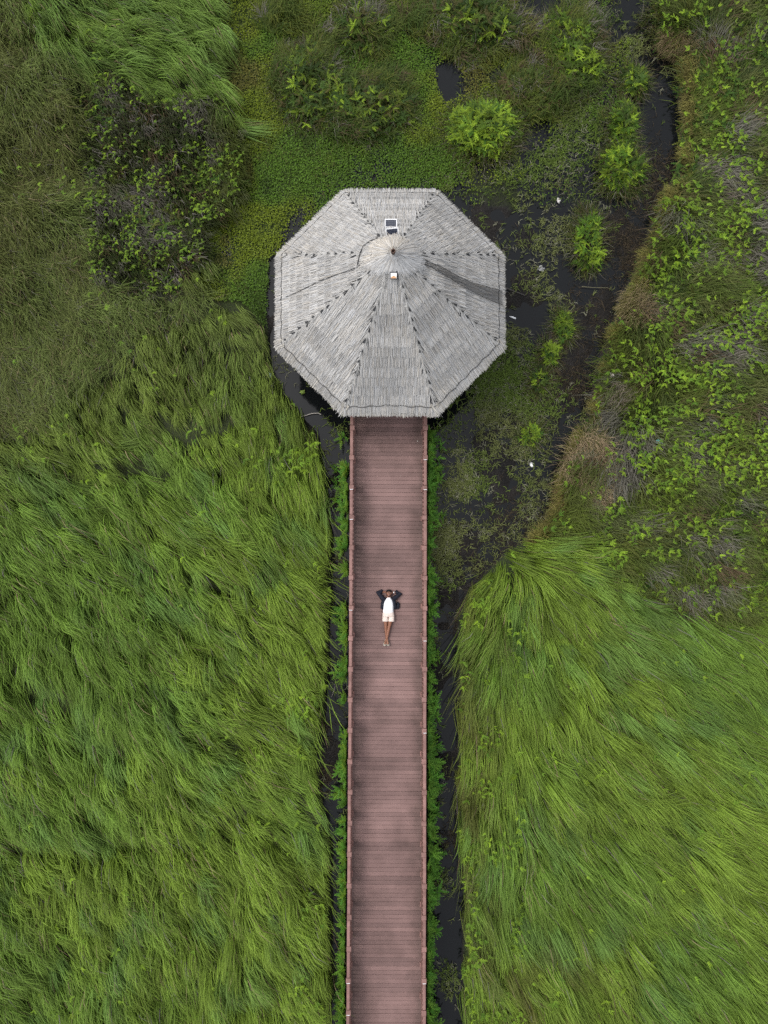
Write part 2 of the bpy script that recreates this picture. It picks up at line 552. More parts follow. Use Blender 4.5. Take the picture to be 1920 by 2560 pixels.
# smooth the step a little
H2 = hgt.reshape(sh)
for _ in range(2):
    H2[1:-1, 1:-1] = (H2[1:-1, 1:-1] * 2 + H2[:-2, 1:-1] + H2[2:, 1:-1] + H2[1:-1, :-2] + H2[1:-1, 2:]) / 6
hgt = H2.ravel()
tint = np.zeros((gxf.size, 4), np.float32)
for nm, c, a in (('long_l', (0.030, 0.040, 0.012), .9), ('long_r', (0.030, 0.042, 0.014), .9), ('olive', (0.036, 0.042, 0.014), .9), ('scrub', (0.022, 0.022, 0.014), .9),
                 ('fern', (0.036, 0.036, 0.016), .9), ('mat', (0.030, 0.045, 0.010), .9), ('wet', (0.03, 0.03, 0.03), 0.0), ('mixed', (0.022, 0.030, 0.010), .5)):
    k = reg == nm
    tint[k, :3] = c
    tint[k, 3] = a
nxs, nys = len(ax), len(ay)
idx = np.arange(nxs * nys).reshape(nys, nxs)
Fq = np.stack([idx[:-1, :-1], idx[:-1, 1:], idx[1:, 1:], idx[1:, :-1]], -1).reshape(-1, 4)
put('marsh_ground', mesh_np('marsh_ground', np.stack([gxf, gyf, hgt], 1), Fq, tint, True), None, M['mud'], 'structure')
wv = np.array([(X0 - 400, Y0 - 400, 0), (X1 + 400, Y0 - 400, 0), (X1 + 400, Y1 + 400, 0), (X0 - 400, Y1 + 400, 0)])
put('water', mesh_np('water', wv, np.array([[0, 1, 2, 3]])), None, M['water'], 'structure')

def ground_z(x, y):
    i = np.clip(np.searchsorted(ax, x) - 1, 0, nxs - 2)
    j = np.clip(np.searchsorted(ay, y) - 1, 0, nys - 2)
    return H2[j, i]

# ------------------------------------------------------------------ boardwalk
DECK = 1.0
bt, bb = P(971, 1100, DECK), P(965, 2500, DECK)
bw_ang = math.atan2(bt.x - bb.x, bt.y - bb.y)          # lean of the axis from +Y
ORG = P(968.5, 1700, DECK)
YT = (P(971, 1000, DECK) - ORG).length + 0.9            # far end, under the roof
YB = -((P(965, 2560, DECK) - ORG).length + 2.2)
PITCH = 0.1365
walk = empty('boardwalk', (ORG.x, ORG.y, DECK), 'long red-brown plank boardwalk leading to the thatched pavilion', 'boardwalk', None, -bw_ang)
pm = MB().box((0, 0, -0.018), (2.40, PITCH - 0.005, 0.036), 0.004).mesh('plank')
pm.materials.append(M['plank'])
y = YB
npl = 0
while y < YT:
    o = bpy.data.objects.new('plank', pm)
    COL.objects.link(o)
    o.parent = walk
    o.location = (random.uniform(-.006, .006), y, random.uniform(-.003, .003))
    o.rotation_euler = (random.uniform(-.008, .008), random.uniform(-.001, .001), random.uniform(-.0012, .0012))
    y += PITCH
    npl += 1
for sx in (-0.95, 0, 0.95):
    MB().box((sx, (YT + YB) / 2, -0.13), (0.10, YT - YB, 0.18)).obj('joist', M['timber'], walk)
y = YB + 0.5
pile_me = MB().tube([(0, 0, -0.22), (0, 0, -1.6)], 0.09, 10).mesh('pile')
pile_me.materials.append(M['timber'])
while y < YT:
    for sx in (-1.0, 1.0):
        o = bpy.data.objects.new('pile', pile_me)
        COL.objects.link(o)
        o.parent = walk
        o.location = (sx, y, 0)
    y += 2.9

# railings
SPAN = 0.965
RW = 1.175
post_me = MB().box((0, 0, 0.44), (0.115, 0.125, 0.96), 0.01).box((0, 0, 0.06), (0.165, 0.175, 0.12), 0.015).box((0, 0, 0.945), (0.15, 0.155, 0.05), 0.012).mesh('post')
post_me.materials.append(M['rail'])
rail_me = MB().box((0, 0, 0), (0.098, SPAN - 0.159, 0.05), 0.012).mesh('top_rail')
rail_me.materials.append(M['rail'])
low_me = MB().box((0, 0, 0), (0.07, SPAN - 0.18, 0.06), 0.008).mesh('bottom_rail')
low_me.materials.append(M['rail'])
strip_me = MB().box((0, 0, 0), (0.10, 0.014, 0.004)).mesh('joint_strip')
strip_me.materials.append(M['white'])
ytop = (P(873, 1081, DECK + 0.95) - ORG).length
for side, word in ((-1, 'left'), (1, 'right')):
    rl = empty('railing', walk.matrix_basis @ Vector((0, 0, 0)), 'red-brown post railing along the %s edge of the boardwalk' % word, 'railing', 'railings of the boardwalk', -bw_ang)
    rl.location = Vector((ORG.x, ORG.y, DECK)) + Matrix.Rotation(-bw_ang, 3, 'Z') @ Vector((side * RW, 0, 0))
    bal = MB()
    y = ytop + SPAN
    while y > YB:
        o = bpy.data.objects.new('post', post_me); COL.objects.link(o); o.parent = rl
        o.location = (random.uniform(-.006, .006), y, 0); o.rotation_euler = (random.uniform(-.01, .01), random.uniform(-.01, .01), 0)
        o = bpy.data.objects.new('top_rail', rail_me); COL.objects.link(o); o.parent = rl
        o.location = (side * 0.012 + random.uniform(-.004, .004), y - SPAN / 2, 0.93); o.rotation_euler = (0, 0, random.uniform(-.006, .006))
        o = bpy.data.objects.new('bottom_rail', low_me); COL.objects.link(o); o.parent = rl
        o.location = (0, y - SPAN / 2, 0.14)
        if random.random() < 0.35:
            o = bpy.data.objects.new('joint_strip', strip_me); COL.objects.link(o); o.parent = rl
            o.location = (side * 0.01, y - 0.064, 0.974)
        for k in range(1, 7):
            yy = y - SPAN * k / 7
            bal.box((-side * 0.012, yy, 0.54), (0.085, 0.05, 0.72), 0.012)
        y -= SPAN
    bal.obj('balusters', M['rail'], rl, kind='stuff')

# ------------------------------------------------------------------ thatched pavilion
ZE = DECK + 2.35
EC = P(975, 753, ZE)
half = (P(1267, 750, ZE) - P(683, 750, ZE)).length / 2 - 0.17
RC = half / math.cos(math.pi / 8)
zz = ZE
while to_px(EC.x, EC.y, zz)[1] > 634 and zz < 12:
    zz += 0.02
ZA = zz
pav = empty('thatched_pavilion', (EC.x, EC.y, 0), 'octagonal open pavilion with grey thatched roof at the end of the boardwalk', 'pavilion')
HR = ZA - ZE
corner = [Vector((RC * math.cos(math.pi / 8 + k * math.pi / 4), RC * math.sin(math.pi / 8 + k * math.pi / 4), ZE)) for k in range(8)]
apex = Vector((0.05, 0, ZA))
NC = 15
def straw_arrays(top, bot, wid, col, sag=None):
    """flat straw strips: top (n,3), bot (n,3), wid (n), col (n,3), side dir computed from up"""
    d = bot - top
    ln = np.linalg.norm(d, axis=1, keepdims=True)
    dn = d / ln
    rad = np.stack([top[:, 0], top[:, 1], np.zeros(len(top))], 1)
    sd = np.cross(dn, np.array([0, 0, 1.0]))
    sd /= np.maximum(np.linalg.norm(sd, axis=1, keepdims=True), 1e-6)
    mid = (top + bot) / 2
    if sag is not None:
        mid = mid + sag
    w = wid[:, None]
    V = np.stack([top - sd * w * .5, top + sd * w * .5, mid - sd * w * .55, mid + sd * w * .55, bot - sd * w * .22, bot + sd * w * .22], 1).reshape(-1, 3)
    b = np.arange(len(top))[:, None] * 6
    F = np.concatenate([b + np.array([[0, 1, 3, 2]]), b + np.array([[2, 3, 5, 4]])])
    grad = np.array([.84, .84, .96, .96, 1.08, 1.08])       # each straw darker at its upper end, paler at the butt
    return V, F, (col[:, None, :] * grad[None, :, None]).reshape(-1, 3)

def straw_mesh(name, *a):
    return mesh_np(name, *straw_arrays(*a))


for k in range(8):
    A, B = np.array(corner[k]), np.array(corner[(k + 1) % 8])
    T = np.array(apex)
    eave_mid = (A + B) / 2
    slope = T - eave_mid
    SL = np.linalg.norm(slope)
    sdir = slope / SL
    edir = (B - A) / np.linalg.norm(B - A)
    nrm = np.cross(edir, sdir)
    if nrm[2] < 0:
        nrm = -nrm
    EW = np.linalg.norm(B - A)
    tops, bots, wids, cols = [], [], [], []
    shv, shc = [], []
    for c in range(NC):
        v0 = c / NC
        wrow = EW * (1 - v0)
        n = int(wrow / 0.0062) + 16
        u = RNG.uniform(-.5, .5, n)
        jit = RNG.normal(0, 0.022, n)
        lo = v0 * SL - 0.03 + jit - (0.03 + 0.06 * RNG.random(n) if c == 0 else 0)
        hi = lo + RNG.uniform(0.38, 0.55, n)
        hi = np.minimum(hi, SL * 0.985)
        ulo = u * EW * (1 - np.maximum(lo, 0) / SL)
        uhi = u * EW * (1 - hi / SL) * 1.0
        # mostly straight down the slope, edges follow the hip a little
        uhi = ulo * 0.9 + uhi * 0.1 + RNG.normal(0, 0.018, n)
        lim = EW * (1 - hi / SL) * .5 + 0.03
        uhi = np.clip(uhi, -lim, lim)
        # notches along the hips: straws missing in a wedge at the foot of each course
        ph = 0.13 + 0.05 * math.sin(c * 2.3 + k)
        hipd = EW * (1 - np.maximum(lo, 0) / SL) * .5 - np.abs(ulo)
        keep = (hipd > ph * .85) | (c == 0) | (RNG.random(n) < 0.06)
        lo, hi, ulo, uhi = lo[keep], hi[keep], ulo[keep], uhi[keep]
        n = len(lo)
        # solid mat of straw under this course: full width at its top, cut back beside the hips at its foot
        sl_, sh2_ = v0 * SL - .01, min(v0 * SL + SL / NC * 1.5, SL * .97)
        wl_, wh_ = EW * (1 - max(sl_, 0) / SL) * .5 - (ph if c else -.02), EW * (1 - sh2_ / SL) * .5 + .02
        nseg = max(3, int(wl_ * 6))
        for q in range(nseg):
            u0, u1 = -1 + 2 * q / nseg, -1 + 2 * (q + 1) / nseg
            zl = [.050 + .012 * math.sin(9.1 * u_ * wl_ + c * 1.7 + k) for u_ in (u0, u1)]
            pts4 = [eave_mid + sdir * sl_ + edir * (u0 * wl_) + nrm * zl[0], eave_mid + sdir * sl_ + edir * (u1 * wl_) + nrm * zl[1],
                    eave_mid + sdir * sh2_ + edir * (u1 * wh_) + nrm * .008, eave_mid + sdir * sh2_ + edir * (u0 * wh_) + nrm * .008]
            shv.append(pts4)
            shc.append(.30 + .05 * random.random())
        lift_hi = 0.012 + RNG.uniform(0, .012, n)
        lift_lo = 0.075 + RNG.uniform(-.02, .035, n)
        tp = eave_mid + sdir * hi[:, None] + edir * uhi[:, None] + nrm * lift_hi[:, None]
        bt_ = eave_mid + sdir * lo[:, None] + edir * ulo[:, None] + nrm * lift_lo[:, None]
        if c == 0:
            bt_ = bt_ - np.array([0, 0, 1.0]) * RNG.uniform(0.0, 0.03, n)[:, None]
        tops.append(tp); bots.append(bt_)
        wids.append(RNG.uniform(0.006, 0.0135, n))
        base = RNG.normal(0.43, 0.04, n) + .025 * math.sin(c * 2.1 + k) + 0.05 * (fbm(ulo * 1.3 + 7 * k, lo * 1.3, 3) - .5) * 2 + .20 * (fbm(ulo * .8 + 3 * k, lo * 5.2 + ulo * .15, 5, 2) - .5)
        dark = RNG.random(n) < 0.05
        base[dark] *= RNG.uniform(.35, .7, dark.sum())
        warm = np.clip(RNG.normal(0.035, 0.03, n) + 0.10 * np.clip(fbm(ulo * .9 + 3 * k, lo * .9, 6) - .55, 0, 1), 0, .12)
        base = np.clip(base, .06, .62)
        cols.append(np.stack([base * (1 + warm), base * (1 + warm * .1), base * (1 - warm * 1.2)], 1))
    # a few straws bent over the hips
    Vs_, Fs_, Ts_ = straw_arrays(np.concatenate(tops), np.concatenate(bots), np.concatenate(wids), np.concatenate(cols))
    sv_ = np.array(shv).reshape(-1, 3)
    sf_ = np.arange(len(sv_)).reshape(-1, 4) + len(Vs_)
    st_ = np.repeat(np.array(shc)[:, None] * np.array([[1.04, 1, .95]]), 4, 0)
    me = mesh_np('thatch_slope', np.concatenate([Vs_, sv_]), np.concatenate([Fs_, sf_]), np.concatenate([Ts_, st_]))
    put('thatch_slope', me, pav, M['straw'], 'stuff')
# straws folded over each hip, between the notches
tops, bots, wids, cols = [], [], [], []
for k in range(8):
    A, T = np.array(corner[k]), np.array(apex)
    h = T - A
    HL = np.linalg.norm(h); hd = h / HL
    out = np.array([A[0], A[1], 0]); out /= np.linalg.norm(out)
    sd = np.array([-out[1], out[0], 0])
    for c in range(NC + 2):
        for s in (-1, 1):
            n = 11
            tt = (c + RNG.uniform(0.0, 1, n)) / (NC + 2)
            p0 = A + hd * (tt * HL)[:, None] + np.array([0, 0, 0.07])
            spread = RNG.uniform(0.03, 0.15, n) * s
            p1 = p0 - hd * RNG.uniform(.14, .32, n)[:, None] + sd * spread[:, None] - np.array([0, 0, 1.0]) * (np.abs(spread) * .42)[:, None]
            tops.append(p0); bots.append(p1); wids.append(RNG.uniform(.008, .018, n))
            base = np.clip(RNG.normal(.40, .08, n), .1, .6)
            cols.append(np.stack([base * 1.03, base, base * .95], 1))
put('hip_thatch', straw_mesh('hip_thatch', np.concatenate(tops), np.concatenate(bots), np.concatenate(wids), np.concatenate(cols)), pav, M['straw'], 'stuff')

# eave fringe: thick bundle ends all round
tops, bots, wids, cols = [], [], [], []
for k in range(8):
    A, B = np.array(corner[k]), np.array(corner[(k + 1) % 8])
    n = 900
    u = RNG.uniform(-0.02, 1.02, n)[:, None]
    p = A + (B - A) * u
    out = p.copy(); out[:, 2] = 0
    mid = (A + B) / 2; mid[2] = 0; mid /= np.linalg.norm(mid)
    sl = (np.array(apex) - (A + B) / 2); sl /= np.linalg.norm(sl)
    layer = RNG.uniform(0, 1, n)[:, None]
    tp = p + sl * 0.30 + np.array([0, 0, .05]) - np.array([0, 0, .14]) * layer
    clump = (fbm(u[:, 0] * 22 + 5 * k, u[:, 0] * 0, 2) - .5) * .09
    bt_ = p + mid * (0.10 + RNG.normal(0, .022, n) + clump)[:, None] - np.array([0, 0, 1]) * (0.05 + 0.10 * layer) + (B - A) / np.linalg.norm(B - A) * RNG.normal(0, .03, n)[:, None]
    tops.append(tp); bots.append(bt_); wids.append(RNG.uniform(.012, .026, n))
    base = np.clip(RNG.normal(.42, .09, n), .12, .64)
    cols.append(np.stack([base * 1.06, base * .99, base * .87], 1))
put('eave_fringe', straw_mesh('eave_fringe', np.concatenate(tops), np.concatenate(bots), np.concatenate(wids), np.concatenate(cols)), pav, M['straw'], 'stuff')

# solid thatch body under the straws, with a soffit
ins = 0.985
vb = [Vector((c.x * ins, c.y * ins, ZE - 0.02)) for c in corner] + [Vector((c.x * .97, c.y * .97, ZE - 0.20)) for c in corner] + [Vector((apex.x, apex.y, ZA - .02)), Vector((0, 0, ZA - .45))]
fb = []
for k in range(8):
    j = (k + 1) % 8
    fb += [(k, j, 16), (8 + k, 8 + j, j, k), (8 + j, 8 + k, 17)]
MB().add(vb, fb).obj('thatch_body', M['under'], pav)

# flat dark patches laid on the hips, painting the shade of gaps between courses
gap_shade = MB()
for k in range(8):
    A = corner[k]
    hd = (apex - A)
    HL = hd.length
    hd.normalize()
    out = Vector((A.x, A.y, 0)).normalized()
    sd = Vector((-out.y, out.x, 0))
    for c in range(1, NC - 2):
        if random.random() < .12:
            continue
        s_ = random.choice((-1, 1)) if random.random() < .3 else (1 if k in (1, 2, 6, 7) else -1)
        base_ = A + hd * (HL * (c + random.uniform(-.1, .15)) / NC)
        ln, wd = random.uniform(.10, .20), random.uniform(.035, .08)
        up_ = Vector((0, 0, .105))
        gap_shade.add([base_ + up_, base_ + sd * (s_ * wd) - Vector((0, 0, wd * .42)) + up_, base_ + hd * ln + sd * (s_ * wd * .2) + up_ - Vector((0, 0, .02)), base_ + hd * ln * .5 - sd * (s_ * wd * .12) + up_], [(0, 1, 2, 3)])
gap_shade.obj('hip_gap_shade', M['rope'], pav, kind='stuff')
# dark strips added under each hip so its notches look shaded
for k in range(8):
    a_ = corner[k]
    p0, p1 = a_.lerp(apex, .04), a_.lerp(apex, .95)
    rp = MB()
    rp.tube([p0 + Vector((0, 0, .0)), p1 + Vector((0, 0, .0))], [.125, .10], 6, .16)
    rp.obj('hip_shade_strip', M['rope'], pav)

# raised cap over the apex: follows the pitch of the roof, lifted at the back
SLP = HR / half
CAPZ = ZA + 0.05
def cap_r(a):
    s_ = np.sin(a)
    return np.where(s_ > 0, .82 - .12 * s_, .82 + .42 * s_) * (1 + .05 * np.cos(8 * a + .4))
def cap_z(a, r):
    return CAPZ - SLP * r * .93 + .10 * np.clip(np.sin(a), 0, 1) * r - .06 * np.exp(-(r / .1) ** 2)
def cap_straws(n):
    a = RNG.uniform(0, 2 * math.pi, n)
    rad = cap_r(a)
    r0 = RNG.uniform(0.02, 1, n) ** .8 * rad * .72
    r1 = np.minimum(rad * RNG.uniform(.88, 1.08, n), r0 + RNG.uniform(.3, .7, n) * rad + .1)
    stray = RNG.random(n) < .02
    r1 = np.where(stray, rad * RNG.uniform(1.05, 1.22, n), r1)
    lift = RNG.uniform(0.02, .06, n)
    a1 = a + RNG.normal(0, .08, n)
    tp = np.stack([apex.x + r0 * np.cos(a), r0 * np.sin(a), cap_z(a, r0) + lift], 1)
    bo = np.stack([apex.x + r1 * np.cos(a1), r1 * np.sin(a1), cap_z(a, r1) + lift * 1.3], 1)
    base = np.clip(RNG.normal(.43, .08, n), .12, .62)
    w = np.clip(.025 + .06 * np.clip(np.sin(a) - .3 * np.cos(a), -.3, 1) + RNG.normal(0, .03, n), 0, .2)
    return straw_mesh('cap_thatch', tp, bo, RNG.uniform(.007, .016, n), np.stack([base * (1 + w), base, base * (1 - 1.4 * w)], 1))
cbv, cbf = [(apex.x, 0, CAPZ - .02)], []
for k in range(24):
    a = 2 * math.pi * k / 24
    r = float(cap_r(np.array(a))) * .95
    cbv.append((apex.x + r * math.cos(a), r * math.sin(a), float(cap_z(np.array(a), np.array(r)))))
for k in range(24):
    cbf.append((0, 1 + k, 1 + (k + 1) % 24))
put('cap_thatch', cap_straws(3200), pav, M['straw'], 'stuff')
MB().add(cbv, cbf).obj('cap_core', M['under'], pav)
fin = MB()
for k in range(9):
    a = k * .7
    fin.tube([(apex.x + .02 * math.cos(a), .02 * math.sin(a), CAPZ - .12), (apex.x + .05 * math.cos(a), .05 * math.sin(a), CAPZ + .10 + .02 * (k % 3))], [.022, .016], 6)
fin.obj('finial', M['timber'], pav)

# netting: rope along the eave, seams and the dark overlap strip on the right
def on_roof(ang, v, lift=0.09):
    """point on the roof at polar angle ang, v = 0 eave .. 1 apex"""
    a = ang % (2 * math.pi)
    k = int(((a - math.pi / 8) % (2 * math.pi)) // (math.pi / 4))
    A, B = corner[k], corner[(k + 1) % 8]
    mid = math.pi / 4 * (k + 1)
    r = half / math.cos(a - mid)
    e = Vector((r * math.cos(a), r * math.sin(a), ZE))
    return e.lerp(apex, v) + Vector((0, 0, lift))
rope = MB()
pts = [on_roof(math.radians(360 * i / 160), 0.030 + .006 * math.sin(i * 1.7) + (0.014 * math.exp(-((i / 160 * 360 - 270) / 9) ** 2)), .085) for i in range(161)]
rope.tube(pts, 0.0085, 6, caps=False)
rope.obj('eave_rope', M['rope'], pav)

def roof_px(px, py, lift=.08):
    """roof point that the photograph shows at (px, py)"""
    z = ZE
    for _ in range(40):
        w = P(px, py, z)
        x, y = w.x - EC.x, w.y - EC.y
        a = math.atan2(y, x)
        k = int(((a % (2 * math.pi) - math.pi / 8) % (2 * math.pi)) // (math.pi / 4))
        mid = math.pi / 4 * (k + 1)
        dist = math.hypot(x, y) * math.cos(a - mid)
        zt = ZE + (1 - dist / half) * HR
        z = z * .5 + zt * .5
    w = P(px, py, z)
    return Vector((w.x - EC.x, w.y - EC.y, z + lift))
def seam(pts, r):
    MB().tube([roof_px(x, y, .095) for x, y in pts], r, 6).obj('net_seam', M['rope'], pav)
seam(((692, 757), (720, 743), (745, 733), (770, 720), (800, 705), (840, 690), (870, 680), (895, 671), (912, 650), (930, 640)), .011)
seam(((970, 1018), (969, 1005), (970, 990)), .006)
seam(((893, 668), (899, 640), (908, 618), (925, 606), (944, 598)), .013)
netm, nn, nl, nb = new_mat('black_netting')
nb.inputs['Base Color'].default_value = (0.022, 0.022, 0.024, 1)
nb.inputs['Roughness'].default_value = 0.9
nb.inputs['Alpha'].default_value = 0.42
up = [(1062, 656), (1078, 664), (1100, 672), (1125, 686), (1150, 700), (1180, 713), (1215, 722), (1254, 733)]
dn = [(1062, 668), (1080, 676), (1100, 688), (1125, 702), (1150, 718), (1180, 735), (1215, 752), (1254, 768)]
ns = MB()
va, vb_ = [roof_px(x, y, .19) for x, y in up], [roof_px(x, y, .19) for x, y in dn]
nv, nfc = va + vb_, [(i, i + 1, len(va) + i + 1, len(va) + i) for i in range(len(va) - 1)]
ns.add(nv, nfc)
ns.obj('netting_strip', netm, pav)
for q_ in (va, vb_):
    MB().tube([p + Vector((0, 0, .004)) for p in q_], .007, 5).obj('netting_hem', M['rope'], pav)

# structure below the roof
post2 = MB().tube([(0, 0, -0.6), (0, 0, ZE + 0.15)], 0.09, 12).mesh('support_post')
post2.materials.append(M['timber'])
for k in range(8):
    o = bpy.data.objects.new('support_post', post2); COL.objects.link(o); o.parent = pav
    c = corner[k]
    o.location = (c.x * .86, c.y * .86, 0)
bm_ = MB()
for k in range(8):
    a, b = corner[k] * .86, corner[(k + 1) % 8] * .86
    bm_.tube([(a.x, a.y, ZE - .16), (b.x, b.y, ZE - .16)], .07, 8)
bm_.obj('ring_beam', M['timber'], pav)
fl = MB()
fl.add([(c.x * .9, c.y * .9, DECK - .045) for c in corner] + [(c.x * .9, c.y * .9, DECK - .22) for c in corner],
       [tuple(range(8)), tuple(reversed(range(8, 16)))] + [(8 + k, 8 + (k + 1) % 8, (k + 1) % 8, k) for k in range(8)])
fl.obj('pavilion_floor', M['timber'], pav)

# solar panels and floodlight on the roof
cellm, cn, cl, cb = new_mat('solar_cells')
tcx = cn.new('ShaderNodeTexCoord')
bk = cn.new('ShaderNodeTexBrick')
bk.offset = 0.0
bk.inputs['Color1'].default_value = (0.012, 0.016, 0.034, 1)
bk.inputs['Color2'].default_value = (0.016, 0.020, 0.040, 1)
bk.inputs['Mortar'].default_value = (0.10, 0.11, 0.13, 1)
bk.inputs['Scale'].default_value = 1.0
bk.inputs['Brick Width'].default_value = 0.055
bk.inputs['Row Height'].default_value = 0.045
bk.inputs['Mortar Size'].default_value = 0.003
cl.new(tcx.outputs['Object'], bk.inputs['Vector'])
cl.new(bk.outputs['Color'], cb.inputs['Base Color'])
cb.inputs['Roughness'].default_value = 0.45

def solar(px, py, w, d, rx, rz, label, h):
    base = roof_px(px, py, 0.0) + Vector((EC.x, EC.y, 0))
    e = empty('solar_panel', base, label, 'solar panel', 'solar panels on the thatched roof')
    m = (Matrix.Rotation(rz, 3, 'Z') @ Matrix.Rotation(rx, 3, 'X'))
    c = Vector((0, 0, h))
    f = MB()
    t = 0.022
    for (cx, cy, sx, sy) in ((0, d / 2 - t / 2, w, t), (0, -d / 2 + t / 2, w, t), (w / 2 - t / 2, 0, t, d - 2 * t), (-w / 2 + t / 2, 0, t, d - 2 * t)):
        f.box(m @ Vector((cx, cy, 0)) + c, (sx, sy, .03), 0, m)
    f.obj('frame', M['white'], e)
    g = MB().box((0, 0, 0), (w - 2 * t, d - 2 * t, .018)).obj('cell_panel', cellm, e)
    g.location = c; g.rotation_euler = m.to_euler()
    MB().tube([(0, 0, -.05), (0, .01, h - .02)], .018, 8).box((0, 0, h * .5), (.10, .05, .07)).obj('bracket', M['black'], e)
solar(977, 567, .335, .225, R(8), 0, 'flat white-framed solar panel on the roof, the farther of two from the cap', .22)
solar(980, 590, .335, .235, R(38), R(6), 'tilted white-framed solar panel on the roof, next to the thatch cap', .22)
base = roof_px(984, 694, 0.0) + Vector((EC.x, EC.y, 0))
e = empty('floodlight', base, 'small black floodlight with a white lens on the front thatch slope', 'floodlight')
fm_ = Matrix.Rotation(R(18), 3, 'X')
c = Vector((0, 0, .17))
MB().box(c, (.195, .20, .06), .012, fm_).obj('housing', M['black'], e)
lensm = mat_plain('floodlight_lens', (0.78, 0.77, 0.74), .25, .5, .05)
l_ = MB().box(fm_ @ Vector((0, -.012, .032)) + c, (.155, .135, .008), 0, fm_).obj('lens', lensm, e)
MB().add([fm_ @ Vector(p) + c for p in [(-.07, -.078, .0375), (.06, -.078, .0375), (.075, -.045, .0375), (.03, -.03, .0375), (0, -.012, .0375), (-.03, -.03, .0375), (-.07, -.045, .0375)]],
         [tuple(range(7))]).obj('led_plate', mat_plain('amber_led', (0.55, 0.30, 0.14), .4), e)
MB().tube([(0, .0, -.04), (0, .02, .15)], .02, 8).obj('bracket', M['black'], e)

# ------------------------------------------------------------------ vegetation builders
def blades(root, th, L, H, wid, col, K=3, tp=None, curl=None, tipmix=0.12):
    """arching blades; returns V, F, tint"""
    n = len(root)
    tp = np.full(n, .75) if tp is None else tp
    curl = np.zeros(n) if curl is None else curl
    ts = np.linspace(0, 1, K + 1)
    P_ = np.zeros((n, K + 1, 3))
    s = np.zeros((n, 2)); prev = 0.0
    W = np.zeros((n, K + 1, 2))
    for i, t in enumerate(ts):
        a = th + curl * t
        d = np.stack([np.cos(a), np.sin(a)], 1)
        if i:
            s = s + d * (L * (t ** 1.25 - prev))[:, None]
        prev = t ** 1.25
        P_[:, i, :2] = root[:, :2] + s
        P_[:, i, 2] = root[:, 2] + H * (1 - (1 - t / tp) ** 2)
        W[:, i] = np.stack([-d[:, 1], d[:, 0]], 1)
    prof = np.interp(ts, [0, .35, .75, 1], [.75, 1, .8, .12])
    off = W * (wid[:, None] * prof[None, :] * .5)[:, :, None]
    tw = RNG.uniform(-.5, .5, n)[:, None] * wid[:, None] * prof[None, :]
    l_, r_ = P_.copy(), P_.copy()
    l_[:, :, :2] -= off; r_[:, :, :2] += off
    l_[:, :, 2] -= tw * .5; r_[:, :, 2] += tw * .5
    V = np.stack([l_, r_], 2).reshape(-1, 3)
    b = np.arange(n)[:, None, None] * (2 * (K + 1)) + np.arange(K)[None, :, None] * 2
    F = (b + np.array([0, 1, 3, 2])[None, None, :]).reshape(-1, 4)
    tip = np.array([0.20, 0.19, 0.06])
    m = (ts ** 2 * tipmix)[None, :, None]
    cc = col[:, None, :] * (1 - m) + tip * m
    T = np.repeat(cc, 2, 1).reshape(-1, 3)
    return V, F, T

def join(parts):
    V, F, T, o = [], [], [], 0
    for v, f, t in parts:
        V.append(v); F.append(f + o); T.append(t); o += len(v)
    return np.concatenate(V), np.concatenate(F), np.concatenate(T)

def fronds(base, az, L, W, rise, droop, col, pairs=5):
    """pinnate fern fronds: leaflet quads in pairs along an arching stalk"""
    n = len(base)
    out = []
    d = np.stack([np.cos(az), np.sin(az)], 1)
    q = np.stack([-d[:, 1], d[:, 0]], 1)
    def st(t):
        xy = base[:, :2] + d * (L * t)[:, None]
        z = base[:, 2] + rise * t - droop * t * t
        return np.concatenate([xy, z[:, None]], 1)
    Vs = []
    for i in range(pairs):
        t0 = (i + .35) / pairs
        p0 = st(np.full(n, t0 - .35 / pairs)); p1 = st(np.full(n, min(1.0, t0 + .45 / pairs)))
        w = W * (1 - .75 * t0) * (0.75 + .25 * min(1, t0 * 5)) * RNG.uniform(.75, 1.2, n)
        fwd = L * .55 / pairs
        for s in (-1, 1):
            tipp = st(np.full(n, t0))
            tipp[:, :2] += q * (s * w)[:, None] + d * fwd[:, None]
            tipp[:, 2] += RNG.uniform(-.12, .02, n) * W
            mid = st(np.full(n, t0 + .28 / pairs))
            mid[:, :2] += q * (s * w * .45)[:, None] + d * (fwd * .9)[:, None]
            Vs.append(np.stack([p0, tipp, mid, p1] if s > 0 else [p1, mid, tipp, p0], 1))
    V = np.stack(Vs, 1).reshape(-1, 3)
    F = np.arange(len(V)).reshape(-1, 4)
    T = np.repeat(col, pairs * 2 * 4, 0)
    return V, F, T

def rosettes(x, y, z, m, L, col, jit=.25, rise=.5, pairs=5, wr=.24, az0=None, spread=math.pi):
    n = len(x)
    base = np.repeat(np.stack([x, y, z], 1), m, 0)
    if az0 is None:
        az = np.tile(np.arange(m) * 2 * math.pi / m, n) + np.repeat(RNG.uniform(0, 6.28, n), m) + RNG.normal(0, .4, n * m)
    else:
        az = np.repeat(az0, m) + RNG.uniform(-spread, spread, n * m)
    LL = np.repeat(L, m) * RNG.uniform(.65, 1.25, n * m)
    rs = LL * RNG.uniform(.4, 1.1, n * m) * rise * 2
    cc = np.repeat(col, m, 0) * RNG.uniform(.75, 1.2, (n * m, 1))
    return fronds(base, az, LL, LL * wr, rs, rs * RNG.uniform(.5, 1.0, n * m), cc, pairs)

def stalks(x, y, z):
    n = len(x)
    g = ground_z(x, y)
    root = np.stack([x, y, np.minimum(g, z) - .03], 1)
    return blades(root, RNG.uniform(0, 6.28, n), np.full(n, .03), z - root[:, 2], np.full(n, .012), np.tile([[.06, .085, .02]], (n, 1)), 2, np.full(n, 1.0))

def palette(n, cols, w=None):
    cols = np.array(cols)
    return cols[RNG.choice(len(cols), n, p=w)]

